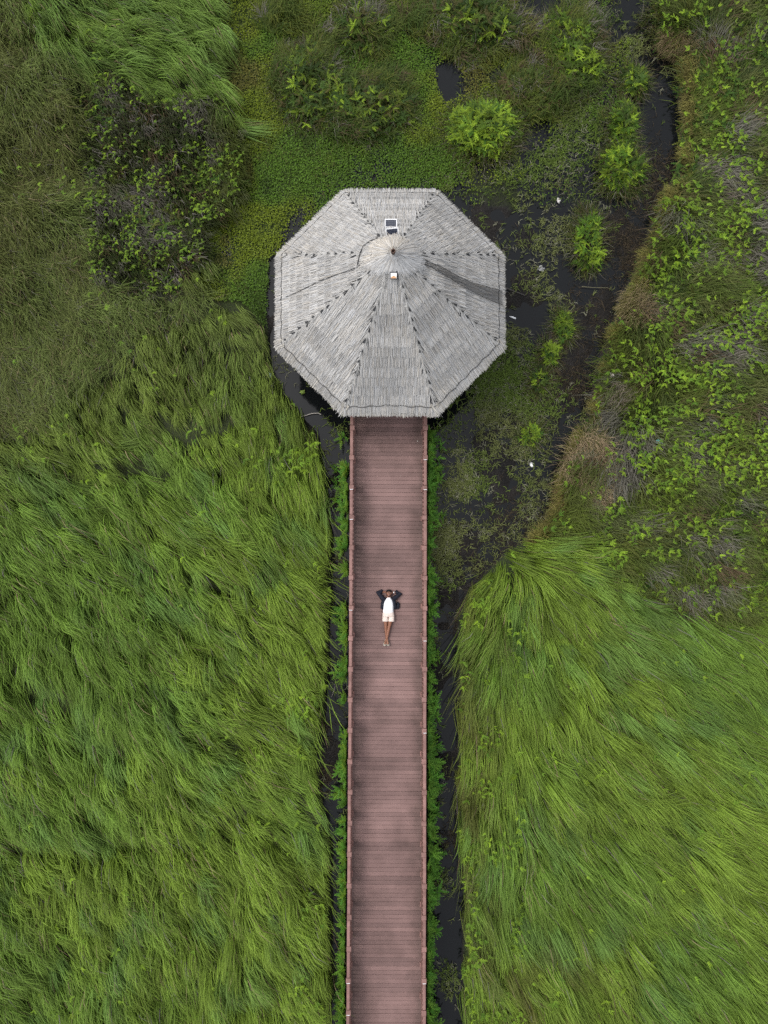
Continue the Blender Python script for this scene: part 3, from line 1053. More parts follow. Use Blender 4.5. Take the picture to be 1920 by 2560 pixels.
# colours of leaves (real-world reflectance)
YG, GG, BG, OL, DK = (0.124, 0.188, 0.024), (0.098, 0.166, 0.024), (0.084, 0.160, 0.040), (0.085, 0.100, 0.028), (0.040, 0.062, 0.016)
BRN, GRY, TAN = (0.11, 0.075, 0.045), (0.20, 0.18, 0.165), (0.33, 0.26, 0.15)
LIME = (0.20, 0.30, 0.022)
LEAF = (0.060, 0.170, 0.022)

FURROWS = [((470, 2035), (640, 2022), (780, 2012), 26), ((0, 2100), (200, 2105), (420, 2078), 22), ((480, 1815), (620, 1835), (740, 1825), 18), ((380, 1040), (450, 1055), (560, 1045), 30),
           ((150, 1180), (330, 1150), (400, 1180), 26), ((0, 1660), (100, 1700), (170, 1760), 22), ((500, 1440), (600, 1470), (660, 1440), 18)]
def furrow(px, py):
    m = np.zeros(px.shape)
    for a, b, c, w in FURROWS:
        for (p, q) in ((a, b), (b, c)):
            vx, vy = q[0] - p[0], q[1] - p[1]
            t = np.clip(((px - p[0]) * vx + (py - p[1]) * vy) / (vx * vx + vy * vy), 0, 1)
            d = np.hypot(px - p[0] - t * vx, py - p[1] - t * vy)
            m = np.maximum(m, np.exp(-(d / w) ** 2))
    return m

# ---- long lodged grass: clumps of blades that follow the wind
def long_grass(side, sp, per):
    x, y = jgrid(sp)
    reg, px, py = region(x, y, .5, 14)
    want = 'long_' + side
    k = reg == want
    # a few tufts of long grass creep into the neighbouring short grass
    x, y, px, py = x[k], y[k], px[k], py[k]
    fw = furrow(px, py)
    k = (RNG.random(len(x)) > fw * .92) & (fbm(x * 1.6, y * 1.6, 15, 2) > .20)
    x, y, px, py, fw = x[k], y[k], px[k], py[k], fw[k]
    n = len(x)
    th = flow(px, py) + (fbm(x * .33, y * .33, 8) - .5) * (.8 if side == 'l' else .4) + RNG.normal(0, .14 if side == 'l' else .10, n)
    hn = fbm(x * .75, y * .75, 9)
    hc = .32 + .70 * sstep(.25, .75, hn) + RNG.normal(0, .16, n)
    hc = np.clip(hc * (1 - .65 * fw), .15, 1.4)
    Lc = RNG.normal(1.0, .18, n) * (1.0 if side == 'l' else 1.15)
    # a calmer, finer zone fading into the olive grass at upper left
    if side == 'l':
        up = 1 - sstep(850, 1250, py + (px - 400) * .25)
        top = (py < 420)
        up = np.where(top, .25, up)
        Lc *= 1 - .35 * up
        hc *= 1 - .25 * up
    cn = fbm(x * .28, y * .28, 10, 4)
    cm = fbm(x * 1.1, y * 1.1, 12, 3)
    a = sstep(.42, .62, cn)[:, None]
    base = np.array(YG) * (1 - a) + np.array(GG) * a
    b = sstep(.58, .74, cm)[:, None] * .6
    base = base * (1 - b) + np.array(BG) * b
    if side == 'l':
        u = (up * .65)[:, None]
        base = base * (1 - u) + np.array(OL) * u
        tl = ((py < 260) & (px > 150))
        base[tl] = base[tl] * .8 + np.array(BG) * .2
    base *= RNG.uniform(.66, 1.24, (n, 1))
    if side == 'r':       # rusty, weedy patches along the ditch side and in the bottom corner
        bw_ = np.maximum(.75 * np.exp(-((px - 1340) / 130) ** 2 - ((py - 2480) / 150) ** 2), .6 * sstep(1290, 1170, px)) * sstep(.40, .60, fbm(x * 1.3, y * 1.3, 6))
        base = base * (1 - bw_[:, None]) + np.array((.075, .062, .022)) * bw_[:, None]
    base *= 1.42
    m = per
    N = n * m
    r = lambda v: np.repeat(v, m, 0)
    root = np.zeros((N, 3))
    root[:, 0] = r(x) + RNG.normal(0, sp * .30, N)
    root[:, 1] = r(y) + RNG.normal(0, sp * .30, N)
    root[:, 2] = ground_z(root[:, 0], root[:, 1]) - .02
    tth = r(th) + RNG.normal(0, .10, N)
    L = r(Lc) * RNG.uniform(.55, 1.25, N)
    H = r(hc) * RNG.uniform(.55, 1.12, N)
    col = r(base) * RNG.uniform(.72, 1.25, (N, 1))
    dead = RNG.random(N) < .04
    col[dead] = palette(dead.sum(), [TAN, BRN, GRY]) * RNG.uniform(.5, 1.0, (dead.sum(), 1))
    wid = RNG.uniform(.011, .023, N)
    curl = r(RNG.normal(0, .22, n)) + RNG.normal(0, .09, N)
    # blades that would hang out over the ditches or the boardwalk were trampled or never grew
    ang = tth + curl * .6
    tx, ty = root[:, 0] + np.cos(ang) * L, root[:, 1] + np.sin(ang) * L
    tpx, tpy = to_px(tx, ty, .35)
    wx, wy = warp(tpx, tpy, 14)
    bad = inside(WET, wx, wy) & (RNG.random(N) > .06)
    # shorten them instead of dropping all: half keep growing as short upright blades
    mx_, my_ = to_px(root[:, 0] + np.cos(ang) * L * .4, root[:, 1] + np.sin(ang) * L * .4, .5)
    wx, wy = warp(mx_, my_, 14)
    bad2 = inside(WET, wx, wy)
    L = np.where(bad, L * .4, L)
    H = np.where(bad, H * .8, H)
    k = ~(bad & bad2)
    return blades(root[k], tth[k], L[k], H[k], wid[k], col[k], 3, RNG.uniform(.62, .95, k.sum()), curl[k])

def put_stuff(name, VFT, mat, label=None, cat=None):
    V, F, T = VFT
    o = put(name, mesh_np(name, V, F, T), None, mat, 'stuff')
    if label:
        o['label'] = label
        o['category'] = cat
    return o

put_stuff('long_grass', long_grass('l', .34, 48), M['grass'], 'long wind-combed green grass filling the field left of the boardwalk', 'grass')
put_stuff('long_grass', long_grass('r', .34, 50), M['grass'], 'long wind-combed grass filling the field at the lower right of the boardwalk', 'grass')

# ---- short olive grass at upper left
def olive_grass():
    sp, m = .28, 34
    x, y = jgrid(sp)
    reg, px, py = region(x, y, .35, 26)
    k = reg == 'olive'
    x, y, px, py = x[k], y[k], px[k], py[k]
    n = len(x)
    th = flow(px, py) + (fbm(x * .5, y * .5, 3) - .5) * 2.2 + RNG.normal(0, .3, n)
    cn = fbm(x * .35, y * .35, 1, 4)
    a = sstep(.38, .65, cn)[:, None]
    base = np.array(OL) * (1 - a) + np.array((.10, .135, .035)) * a
    base *= RNG.uniform(.7, 1.2, (n, 1))
    hn = fbm(x * .7, y * .7, 14)
    N = n * m
    r = lambda v: np.repeat(v, m, 0)
    root = np.zeros((N, 3))
    root[:, 0] = r(x) + RNG.normal(0, sp * .5, N); root[:, 1] = r(y) + RNG.normal(0, sp * .5, N)
    root[:, 2] = ground_z(root[:, 0], root[:, 1]) - .02
    col = r(base) * RNG.uniform(.9, 1.8, (N, 1))
    dead = RNG.random(N) < .10
    col[dead] = palette(dead.sum(), [TAN, BRN, GRY]) * RNG.uniform(.4, .9, (dead.sum(), 1))
    H = r(.12 + .85 * sstep(.25, .75, hn) + np.abs(RNG.normal(0, .10, n))) * RNG.uniform(.6, 1.15, N)
    return blades(root, r(th) + RNG.normal(0, .28, N), RNG.uniform(.35, 1.0, N), H, RNG.uniform(.009, .018, N), col, 2, RNG.uniform(.6, .95, N), RNG.normal(0, .5, N))
put_stuff('short_grass', olive_grass(), M['grass'], 'short tangled olive grass at the upper left beside the dark scrub', 'grass')

# ---- right-hand fern heath: dark grass, grey dead stems, lime ferns
def heath(regname, sp, m, cols, w, Lr, Hr):
    x, y = jgrid(sp)
    reg, px, py = region(x, y, .4, 20)
    k = reg == regname
    x, y, px, py = x[k], y[k], px[k], py[k]
    n = len(x)
    th = flow(px, py) + (fbm(x * .5, y * .5, 5) - .5) * 1.4 + RNG.normal(0, .25, n)
    base = palette(n, cols, w)
    g = sstep(.54, .68, fbm(x * 1.0, y * 1.3, 6))[:, None]
    base = base * (1 - g * .8) + np.array(GRY) * .8 * g * .8
    gr = sstep(.46, .62, fbm(x * .4 + 30, y * .4, 2))[:, None]
    base = base * (1 - gr * .7) + np.array((.082, .112, .016)) * gr * .7
    # pale yellow grass leaning out over the bank
    N = n * m
    r = lambda v: np.repeat(v, m, 0)
    root = np.zeros((N, 3))
    root[:, 0] = r(x) + RNG.normal(0, sp * .5, N); root[:, 1] = r(y) + RNG.normal(0, sp * .5, N)
    root[:, 2] = ground_z(root[:, 0], root[:, 1]) - .02
    base = base * (1.15 if regname == 'fern' else .8)
    hn = fbm(x * .8, y * .8, 11)
    H = r(Hr[0] + (Hr[1] - Hr[0]) * sstep(.25, .75, hn) + np.abs(RNG.normal(0, .08, n))) * RNG.uniform(.6, 1.2, N)
    col = r(base) * RNG.uniform(.6, 1.3, (N, 1))
    tth, L = r(th) + RNG.normal(0, .3, N), RNG.uniform(*Lr, N)
    tx, ty = to_px(root[:, 0] + np.cos(tth) * L * .9, root[:, 1] + np.sin(tth) * L * .9, .2)
    bad = inside(WET, *warp(tx, ty, 20))
    rx_, ry_ = to_px(root[:, 0], root[:, 1], .2)
    k = ~(bad & (RNG.random(N) > .15)) & ~inside(WET, *warp(rx_, ry_, 20))
    return blades(root[k], tth[k], L[k], H[k], RNG.uniform(.012, .024, k.sum()), col[k], 2, RNG.uniform(.65, 1.0, k.sum()), RNG.normal(0, .35, k.sum()))
put_stuff('heath_grass', heath('fern', .36, 56, [DK, OL, (.075, .11, .02), BRN], [.22, .34, .34, .10], (.4, 1.05), (.1, .95)), M['grass'],
          'dark olive and grey dead grass among the ferns on the right bank', 'grass')
put_stuff('scrub_stems', heath('scrub', .20, 16, [DK, (.03, .038, .016), BRN, GRY], [.44, .34, .10, .12], (.25, .6), (.15, .6)), M['grass'],
          'dark brown stems and dead grass inside the scrub patch at upper left', 'scrub')

def bank_edge():
    """pale yellow grass fringing the right-hand mud bank"""
    shore = [(1650, 110), (1700, 140), (1708, 300), (1700, 400), (1665, 480), (1640, 560), (1605, 640), (1590, 700), (1545, 790), (1515, 860), (1500, 930), (1490, 990), (1455, 1060),
             (1425, 1130), (1400, 1200), (1388, 1275), (1345, 1330), (1280, 1372)]
    xs, ys, ths, cs = [], [], [], []
    for (a, b) in zip(shore[:-1], shore[1:]):
        ln = math.hypot(b[0] - a[0], b[1] - a[1])
        n = int(ln * 14)
        t = RNG.random(n)
        off = np.abs(RNG.normal(0, 15, n)) + 6
        nx, ny = -(b[1] - a[1]) / ln, (b[0] - a[0]) / ln
        if nx < 0:
            nx, ny = -nx, -ny
        px = a[0] + (b[0] - a[0]) * t + nx * off
        py = a[1] + (b[1] - a[1]) * t + ny * off
        clump = fbm(px / 28, py / 28, 6)
        k = (clump > .47) & (RNG.random(n) < .7)
        px, py, clump = px[k], py[k], clump[k]
        w = [P(u, v, .15) for u, v in zip(px, py)]
        xs.append(np.array([p.x for p in w])); ys.append(np.array([p.y for p in w]))
        ths.append(np.full(len(w), math.atan2(ny, -nx)) + (fbm(px / 40, py / 40, 3) - .5) * 2.2)
        f = sstep(.45, .62, clump)[:, None]
        cs.append(np.array((.115, .10, .035)) * (1 - f) + np.array((.22, .20, .055)) * f)
    x, y, th, c = map(np.concatenate, (xs, ys, ths, cs))
    N = len(x)
    root = np.stack([x, y, ground_z(x, y) - .02], 1)
    return blades(root, th + RNG.normal(0, .45, N), RNG.uniform(.15, .5, N), RNG.uniform(.15, .55, N), RNG.uniform(.008, .016, N), c * RNG.uniform(.6, 1.3, (N, 1)), 3, RNG.uniform(.55, .9, N), RNG.normal(0, .4, N))
put_stuff('bank_grass', bank_edge(), M['grass'], 'pale yellow dry grass fringing the right mud bank', 'grass')

# ---- fern cover: lime rosettes over the heath, the scrub, edges of the long grass
def fern_cover():
    parts = []
    x, y = jgrid(.125)
    reg, px, py = region(x, y, .5, 18)
    dens = np.zeros(len(x))
    cl = fbm(x * .55, y * .55, 13, 3)
    f = reg == 'fern'
    fine = fbm(x * 2.2, y * 2.2, 4, 2)
    dens[f] = (.27 + .30 * sstep(.40, .60, cl[f])) * (.35 + 1.3 * sstep(.40, .62, fine[f]))
    s = reg == 'scrub'
    dens[s] = (.30 + .45 * sstep(.40, .62, cl[s])) * (.3 + 1.3 * sstep(.42, .62, fine[s]))
    e = (reg == 'long_r') & (px < 1300 + 60 * (cl - .5))
    dens[e] = .06 + .6 * sstep(.44, .58, fbm(x[e] * .8, y[e] * .8, 1))
    lr = (reg == 'long_r') & (px < 1500) & (py > 2280)
    dens[lr] = np.maximum(dens[lr], .4 * sstep(.42, .58, fbm(x[lr] * .7, y[lr] * .7, 4)) * (1 - sstep(1250, 1520, px[lr])))
    le = (reg == 'long_l') & (px > 700) & (py > 750)
    dens[le] = .03 + .45 * sstep(.5, .66, fbm(x[le] * .7, y[le] * .7, 2)) * sstep(640, 800, px[le])
    ot = ((reg == 'long_l') | (reg == 'olive')) & ~le
    dens[ot] = .05 * sstep(.45, .6, fbm(x[ot] * .5, y[ot] * .5, 3))
    lo = (reg == 'long_r') & (px >= 1300)
    dens[lo] = np.maximum(dens[lo], .018)
    # dry tussocks and the outer lip of the bank are free of ferns
    for tx, ty, tr in ((1462, 1160, 85), (1590, 765, 60), (1535, 1000, 45), (1690, 118, 55), (1410, 1255, 45), (1500, 1060, 50), (1570, 850, 30), (1660, 620, 35), (1730, 330, 30), (1720, 430, 30)):
        dens *= 1 - .92 * np.exp(-(((px - tx) ** 2 + (py - ty) ** 2) / (tr * tr)) ** 2)
    k = RNG.random(len(x)) < dens
    x, y, px, py, reg = x[k], y[k], px[k], py[k], reg[k]
    n = len(x)
    col = np.array(LIME) * RNG.uniform(.5, 1.45, (n, 1))
    mixc = RNG.random((n, 1)) * .55
    col = col * (1 - mixc) + np.array(LEAF) * mixc
    zc = np.where((reg == 'fern'), .38 + .80 * sstep(.25, .75, fbm(x * .8, y * .8, 11)), np.where(reg == 'scrub', .34 + .44 * sstep(.25, .75, fbm(x * .8, y * .8, 11)), .45 + .75 * sstep(.25, .75, fbm(x * .75, y * .75, 9)))) + RNG.uniform(-.10, .15, n)
    L = RNG.uniform(.09, .20, n) * np.where(reg == 'scrub', .70, .92)
    col = col * np.where(reg == 'scrub', .95, 1.0)[:, None]
    parts.append(rosettes(x, y, zc, 3, L, col, rise=.5, pairs=4, wr=.34, az0=flow(px, py) + RNG.normal(0, .5, n), spread=1.3))
    parts.append(stalks(x, y, zc))
    # darker understorey fronds
    x2, y2 = jgrid(.17)
    reg2, px2, py2 = region(x2, y2, .4, 18)
    free = np.ones(len(x2))
    for tx, ty, tr in ((1462, 1160, 85), (1590, 765, 60), (1535, 1000, 45), (1410, 1255, 45)):
        free *= 1 - .92 * np.exp(-(((px2 - tx) ** 2 + (py2 - ty) ** 2) / (tr * tr)) ** 2)
    k = ((reg2 == 'fern') & (RNG.random(len(x2)) < .55 * free)) | ((reg2 == 'scrub') & (RNG.random(len(x2)) < .5))
    x2, y2 = x2[k], y2[k]
    n = len(x2)
    col = palette(n, [(.045, .095, .014), (.075, .125, .014), (.095, .11, .02), (.07, .06, .025)], [.35, .3, .2, .15]) * RNG.uniform(.7, 1.2, (n, 1))
    parts.append(rosettes(x2, y2, .22 + RNG.uniform(-.1, .2, n), 4, RNG.uniform(.16, .34, n), col, rise=.4, pairs=4, wr=.26))
    return join(parts)
put_stuff('fern_cover', fern_cover(), M['leaf'], 'bright lime fern fronds scattered over the heath, scrub and grass edges', 'ferns')

# ---- fern hedges hugging both sides of the boardwalk
def walk_ferns(side):
    parts = []
    n = 900 if side > 0 else 620
    py = RNG.uniform(1075 if side > 0 else 1090, 2680, n)
    c = fbm(py / 35, py * 0 + side * 9, 5)
    if side > 0:
        px = 1067 + np.abs(RNG.normal(0, 11, n)) * (.2 + 1.3 * sstep(.35, .7, c))
        k = c > .33
        px, py, c = px[k], py[k], c[k]
    else:
        px = 873 - np.abs(RNG.normal(0, 13, n)) * (.25 + 1.2 * c)
        k = c + .10 * sstep(1500, 1700, py) > .47
        px, py, c = px[k], py[k], c[k]
    n = len(px)
    z = RNG.uniform(.25, .95, n) * (1 - np.abs(px - (1066 if side > 0 else 874)) / 90)
    w = [P(a, b, h) for a, b, h in zip(px, py, z)]
    x, y = np.array([p.x for p in w]), np.array([p.y for p in w])
    # stay clear of the boardwalk itself
    bx = np.array([(Matrix.Rotation(bw_ang, 3, 'Z') @ (Vector((a, b, DECK)) - ORG)).x for a, b in zip(x, y)])
    x = x + np.where(side * bx < 1.38, side * (1.38 - side * bx), 0)
    col = np.array((.070, .205, .022)) * RNG.uniform(.6, 1.15, (n, 1))
    m = RNG.random((n, 1)) * (.35 if side > 0 else .7)
    col = col * (1 - m) + np.array(LIME) * .8 * m
    az = np.full(n, 0.0 if side > 0 else math.pi)
    parts.append(rosettes(x, y, z, 4, RNG.uniform(.14, .30, n), col, rise=.4, pairs=5, wr=.26, az0=az, spread=1.7))
    parts.append(stalks(x, y, z))
    return join(parts)
put_stuff('fern_hedge', walk_ferns(1), M['leaf'], 'bright green ferns crowding the right side of the boardwalk', 'ferns')
put_stuff('fern_hedge', walk_ferns(-1), M['leaf'], 'patchy green ferns crowding the left side of the boardwalk', 'ferns')

# ---- low leaf carpet round the far side of the pavilion
def leaf_mat():
    x, y = jgrid(.034)
    reg, px, py = region(x, y, .1, 26)
    c = fbm(x * .9, y * .9, 7, 4)
    d = np.zeros(len(x))
    m = reg == 'mat'
    d[m] = .5 + .5 * sstep(.28, .42, c[m])
    dh = np.hypot((px - 975), (py - 755))
    d[m] *= .3 + .7 * sstep(288, 312, dh[m] + 60 * (c[m] - .5))
    mx = reg == 'mixed'
    d[mx] = .9 * sstep(.40, .53, c[mx]) * np.where(py[mx] < 300, .35 + .6 * sstep(1550, 1300, px[mx]), .10 + .7 * sstep(1200, 1120, px[mx]))
    ww = (reg == 'wet') & (dh < 420) & (dh > 285) & (((px < 930) & (py < 640)) | (py < 470))
    d[ww] = .6 * sstep(.30, .46, c[ww]) + .1
    k = RNG.random(len(x)) < d
    x, y, px, py = x[k], y[k], px[k], py[k]
    n = len(x)
    hue = fbm(x * .45, y * .45, 2, 4)
    f = sstep(.40, .58, hue)[:, None]
    col = np.array((.082, .155, .016)) * (1 - f) + np.array((.140, .185, .014)) * f
    br = sstep(.60, .72, fbm(x * .6 + 20, y * .6, 9))[:, None]
    col = col * (1 - br * .6) + np.array((.11, .075, .03)) * br * .6
    dk = sstep(.62, .75, fbm(x * .7, y * .7 + 11, 4))[:, None]
    col = col * (1 - dk * .45)
    z = np.maximum(ground_z(x, y), 0) + .02 + .10 * RNG.random(n) + .10 * c[k]
    # each leaf: a pair of bent quads
    a = RNG.uniform(0, 6.28, n)
    s = RNG.uniform(.04, .085, n)
    d0 = np.stack([np.cos(a), np.sin(a)], 1); q = np.stack([-d0[:, 1], d0[:, 0]], 1)
    V = np.zeros((n, 4, 3))
    p = np.stack([x, y], 1)
    V[:, 0, :2] = p; V[:, 1, :2] = p + (d0 * .5 + q * .32) * s[:, None]
    V[:, 2, :2] = p + d0 * s[:, None]; V[:, 3, :2] = p + (d0 * .5 - q * .32) * s[:, None]
    V[:, :, 2] = z[:, None]
    V[:, 1, 2] += s * RNG.uniform(-.2, .4, n); V[:, 3, 2] += s * RNG.uniform(-.2, .4, n); V[:, 2, 2] += s * RNG.uniform(-.3, .3, n)
    return V.reshape(-1, 3), np.arange(4 * n).reshape(-1, 4), np.repeat(col * RNG.uniform(.6, 1.35, (n, 1)), 4, 0)
put_stuff('leaf_carpet', leaf_mat(), M['leaf'], 'low carpet of small marsh leaves behind and left of the pavilion', 'marsh plants')

# grassy tufts standing in the carpet
def mat_tufts():
    x, y = jgrid(.34)
    reg, px, py = region(x, y, .2, 26)
    c = fbm(x * .5, y * .5, 12, 3)
    k = ((reg == 'mat') & (RNG.random(len(x)) < .10 + .75 * sstep(.48, .62, c))) | ((reg == 'mixed') & (RNG.random(len(x)) < .6 * sstep(.46, .6, c) * np.where((py < 300) & (px < 1560), 1, .25)))
    x, y = x[k], y[k]
    n, m = len(x), 14
    N = n * m
    r = lambda v: np.repeat(v, m, 0)
    root = np.stack([r(x) + RNG.normal(0, .16, N), r(y) + RNG.normal(0, .16, N), np.zeros(N)], 1)
    root[:, 2] = np.maximum(ground_z(root[:, 0], root[:, 1]), -.02)
    col = r(palette(n, [(.09, .13, .022), (.075, .12, .03), (.10, .10, .03), (.06, .10, .016)])) * RNG.uniform(.6, 1.3, (N, 1))
    return blades(root, r(RNG.uniform(0, 6.28, n)) + RNG.normal(0, 1.2, N), RNG.uniform(.12, .40, N), RNG.uniform(.08, .38, N), RNG.uniform(.009, .017, N), col, 2, RNG.uniform(.6, 1, N), RNG.normal(0, .6, N))
put_stuff('marsh_tufts', mat_tufts(), M['grass'], 'small grass tufts standing in the leaf carpet and shallow water', 'grass')

# ---- rough grassy mounds between the bushes at the top of the marsh
def mounds():
    spots = [(760, 190, 95), (870, 270, 95), (960, 240, 70), (930, 60, 70), (1080, 30, 90), (1180, 60, 110), (1290, 90, 60), (1310, 240, 80), (1400, 150, 110), (1440, 80, 80), (1380, 240, 60),
             (1552, 400, 42), (1556, 310, 26), (1545, 470, 30), (1700, 30, 70), (1210, 350, 60), (700, 30, 60), (800, 90, 40)]
    x, y = jgrid(.26)
    reg, px, py = region(x, y, .2, 26)
    d = np.zeros(len(x)); hh = np.zeros(len(x))
    for cx, cy, rr in spots:
        g = np.exp(-((px - cx) ** 2 + (py - cy) ** 2) / (rr * rr))
        d = np.maximum(d, g)
    c = fbm(x * .8, y * .8, 9, 3)
    k = (RNG.random(len(x)) < sstep(.30, .60, d + .5 * (c - .5))) & (reg != 'fern') & (reg != 'olive')
    k &= ~((px > 1585) & (px < 1705) & (py > 110)) & ~((reg == 'wet') & (px > 1100) & (py > 60))
    x, y, px, py, d = x[k], y[k], px[k], py[k], d[k]
    n, m = len(x), 34
    N = n * m
    r = lambda v: np.repeat(v, m, 0)
    root = np.stack([r(x) + RNG.normal(0, .12, N), r(y) + RNG.normal(0, .12, N), np.zeros(N)], 1)
    root[:, 2] = np.maximum(ground_z(root[:, 0], root[:, 1]), -.02)
    base = palette(n, [(.050, .085, .016), (.085, .115, .022), (.105, .125, .022), (.10, .075, .042), (.17, .155, .135)], [.30, .32, .20, .11, .07])
    col = r(base) * RNG.uniform(.6, 1.3, (N, 1))
    th = r(RNG.normal(.5, .9, n) + (fbm(x * .5, y * .5, 3) - .5) * 3) + RNG.normal(0, .45, N)
    H = r(.15 + .75 * d * sstep(.2, .75, fbm(x * 1.2, y * 1.2, 4))) * RNG.uniform(.6, 1.2, N)
    return blades(root, th, RNG.uniform(.25, .75, N), H, RNG.uniform(.012, .022, N), col, 2, RNG.uniform(.6, 1, N), RNG.normal(0, .5, N))
put_stuff('mound_grass', mounds(), M['grass'], 'rough dark grass mounds between the bushes at the top of the marsh', 'grass')

# ---- sparse sprigs in the water and on the mud
def sprigs():
    x, y = jgrid(.058)
    reg, px, py = region(x, y, .05, 14)
    c = fbm(x * .75, y * .75, 3, 4)
    spots = [(1170, 1040, 120, 1.2), (1150, 1180, 120, 1.2), (1110, 1330, 75, 1.0), (1250, 1000, 90, .9), (1240, 1150, 90, .8), (1290, 930, 60, .5), (1370, 720, 60, .22), (1290, 850, 50, .3), (1390, 600, 60, .25),
             (1210, 440, 50, .6), (1300, 455, 45, .35), (1380, 390, 60, .38), (1450, 300, 70, .40), (1550, 80, 60, .5), (1470, 470, 50, .12), (820, 1080, 40, .5), (850, 1180, 22, .6), (855, 1400, 20, .3), (1130, 450, 60, .9),
             (1100, 1420, 40, .4), (1085, 1600, 16, .4), (1085, 1800, 16, .35), (1085, 2000, 18, .4), (1095, 2200, 25, .35), (1110, 2450, 30, .35), (855, 2200, 20, .3), (1600, 420, 30, .12),
             (1250, 1250, 90, .4), (1380, 1080, 70, .22), (1200, 700, 60, .10), (1440, 700, 60, .12), (1220, 620, 60, .1)]
    d = np.full(len(x), .015)
    for cx, cy, rr, a in spots:
        d = np.maximum(d, a * np.exp(-((px - cx) ** 2 + (py - cy) ** 2) / (1.3 * rr * rr)))
    d = d * (.12 + 1.3 * sstep(.36, .60, c))
    k = ((reg == 'wet') | (reg == 'mixed')) & (RNG.random(len(x)) < d)
    x, y, px, py, d = x[k], y[k], px[k], py[k], d[k]
    n, m = len(x), 4
    N = n * m
    r = lambda v: np.repeat(v, m, 0)
    root = np.stack([r(x) + RNG.normal(0, .03, N), r(y) + RNG.normal(0, .03, N), np.zeros(N)], 1)
    root[:, 2] = np.maximum(ground_z(root[:, 0], root[:, 1]), -.01)
    g = sstep(.35, .65, fbm(x * .5, y * .5, 10))[:, None]
    base = np.array((.155, .175, .060)) * (1 - g) + np.array((.115, .175, .030)) * g
    pale = RNG.random((n, 1)) < .14
    base = np.where(pale, np.array((.22, .22, .15)), base) * RNG.uniform(.55, 1.2, (n, 1))
    return blades(root, r(RNG.uniform(0, 6.28, n)) + RNG.normal(0, 1.0, N), RNG.uniform(.09, .24, N), RNG.uniform(.04, .15, N), RNG.uniform(.012, .022, N), r(base), 3, RNG.uniform(.5, .8, N), RNG.normal(0, 1.3, N))
put_stuff('water_grass', sprigs(), M['grass'], 'sparse pale sprigs poking out of the mud and dark water', 'water grass')

# dead brown litter on the mud
def debris():
    x, y = jgrid(.075)
    reg, px, py = region(x, y, .05, 14)
    c = fbm(x * .9 + 8, y * .9, 5, 4)
    d = np.zeros(len(x))
    for cx, cy, rr, a in ((1560, 650, 80, .9), (1500, 800, 70, .5), (1440, 960, 60, .6), (1640, 500, 50, .9), (1400, 1000, 80, .4), (1290, 1340, 70, .5), (1170, 640, 70, .15), (815, 1950, 30, 1.0), (812, 1820, 26, .8),
                          (830, 1260, 25, .6), (1130, 2100, 30, .5), (1640, 430, 60, .7), (1680, 130, 60, .8), (1200, 1420, 60, .4), (820, 2350, 20, .5), (1150, 1560, 30, .6)):
        d = np.maximum(d, a * np.exp(-((px - cx) ** 2 + (py - cy) ** 2) / (rr * rr)))
    k = (reg == 'wet') & (RNG.random(len(x)) < d * (.3 + sstep(.35, .6, c)))
    x, y = x[k], y[k]
    N = len(x) * 4
    x, y = np.repeat(x, 4) + RNG.normal(0, .05, len(x) * 4), np.repeat(y, 4) + RNG.normal(0, .05, len(y) * 4)
    root = np.stack([x, y, np.maximum(ground_z(x, y), -.01)], 1)
    col = palette(N, [(.045, .032, .022), (.034, .025, .019), (.09, .065, .04), (.024, .020, .016)])
    return blades(root, RNG.uniform(0, 6.28, N), RNG.uniform(.10, .32, N), RNG.uniform(.02, .10, N), RNG.uniform(.008, .016, N), col * RNG.uniform(.6, 1.2, (N, 1)), 2, RNG.uniform(.5, .9, N), RNG.normal(0, .8, N))
put_stuff('dead_stalks', debris(), M['grass'], 'brown dead stalks matted over the mud at the foot of the banks', 'dead stalks')

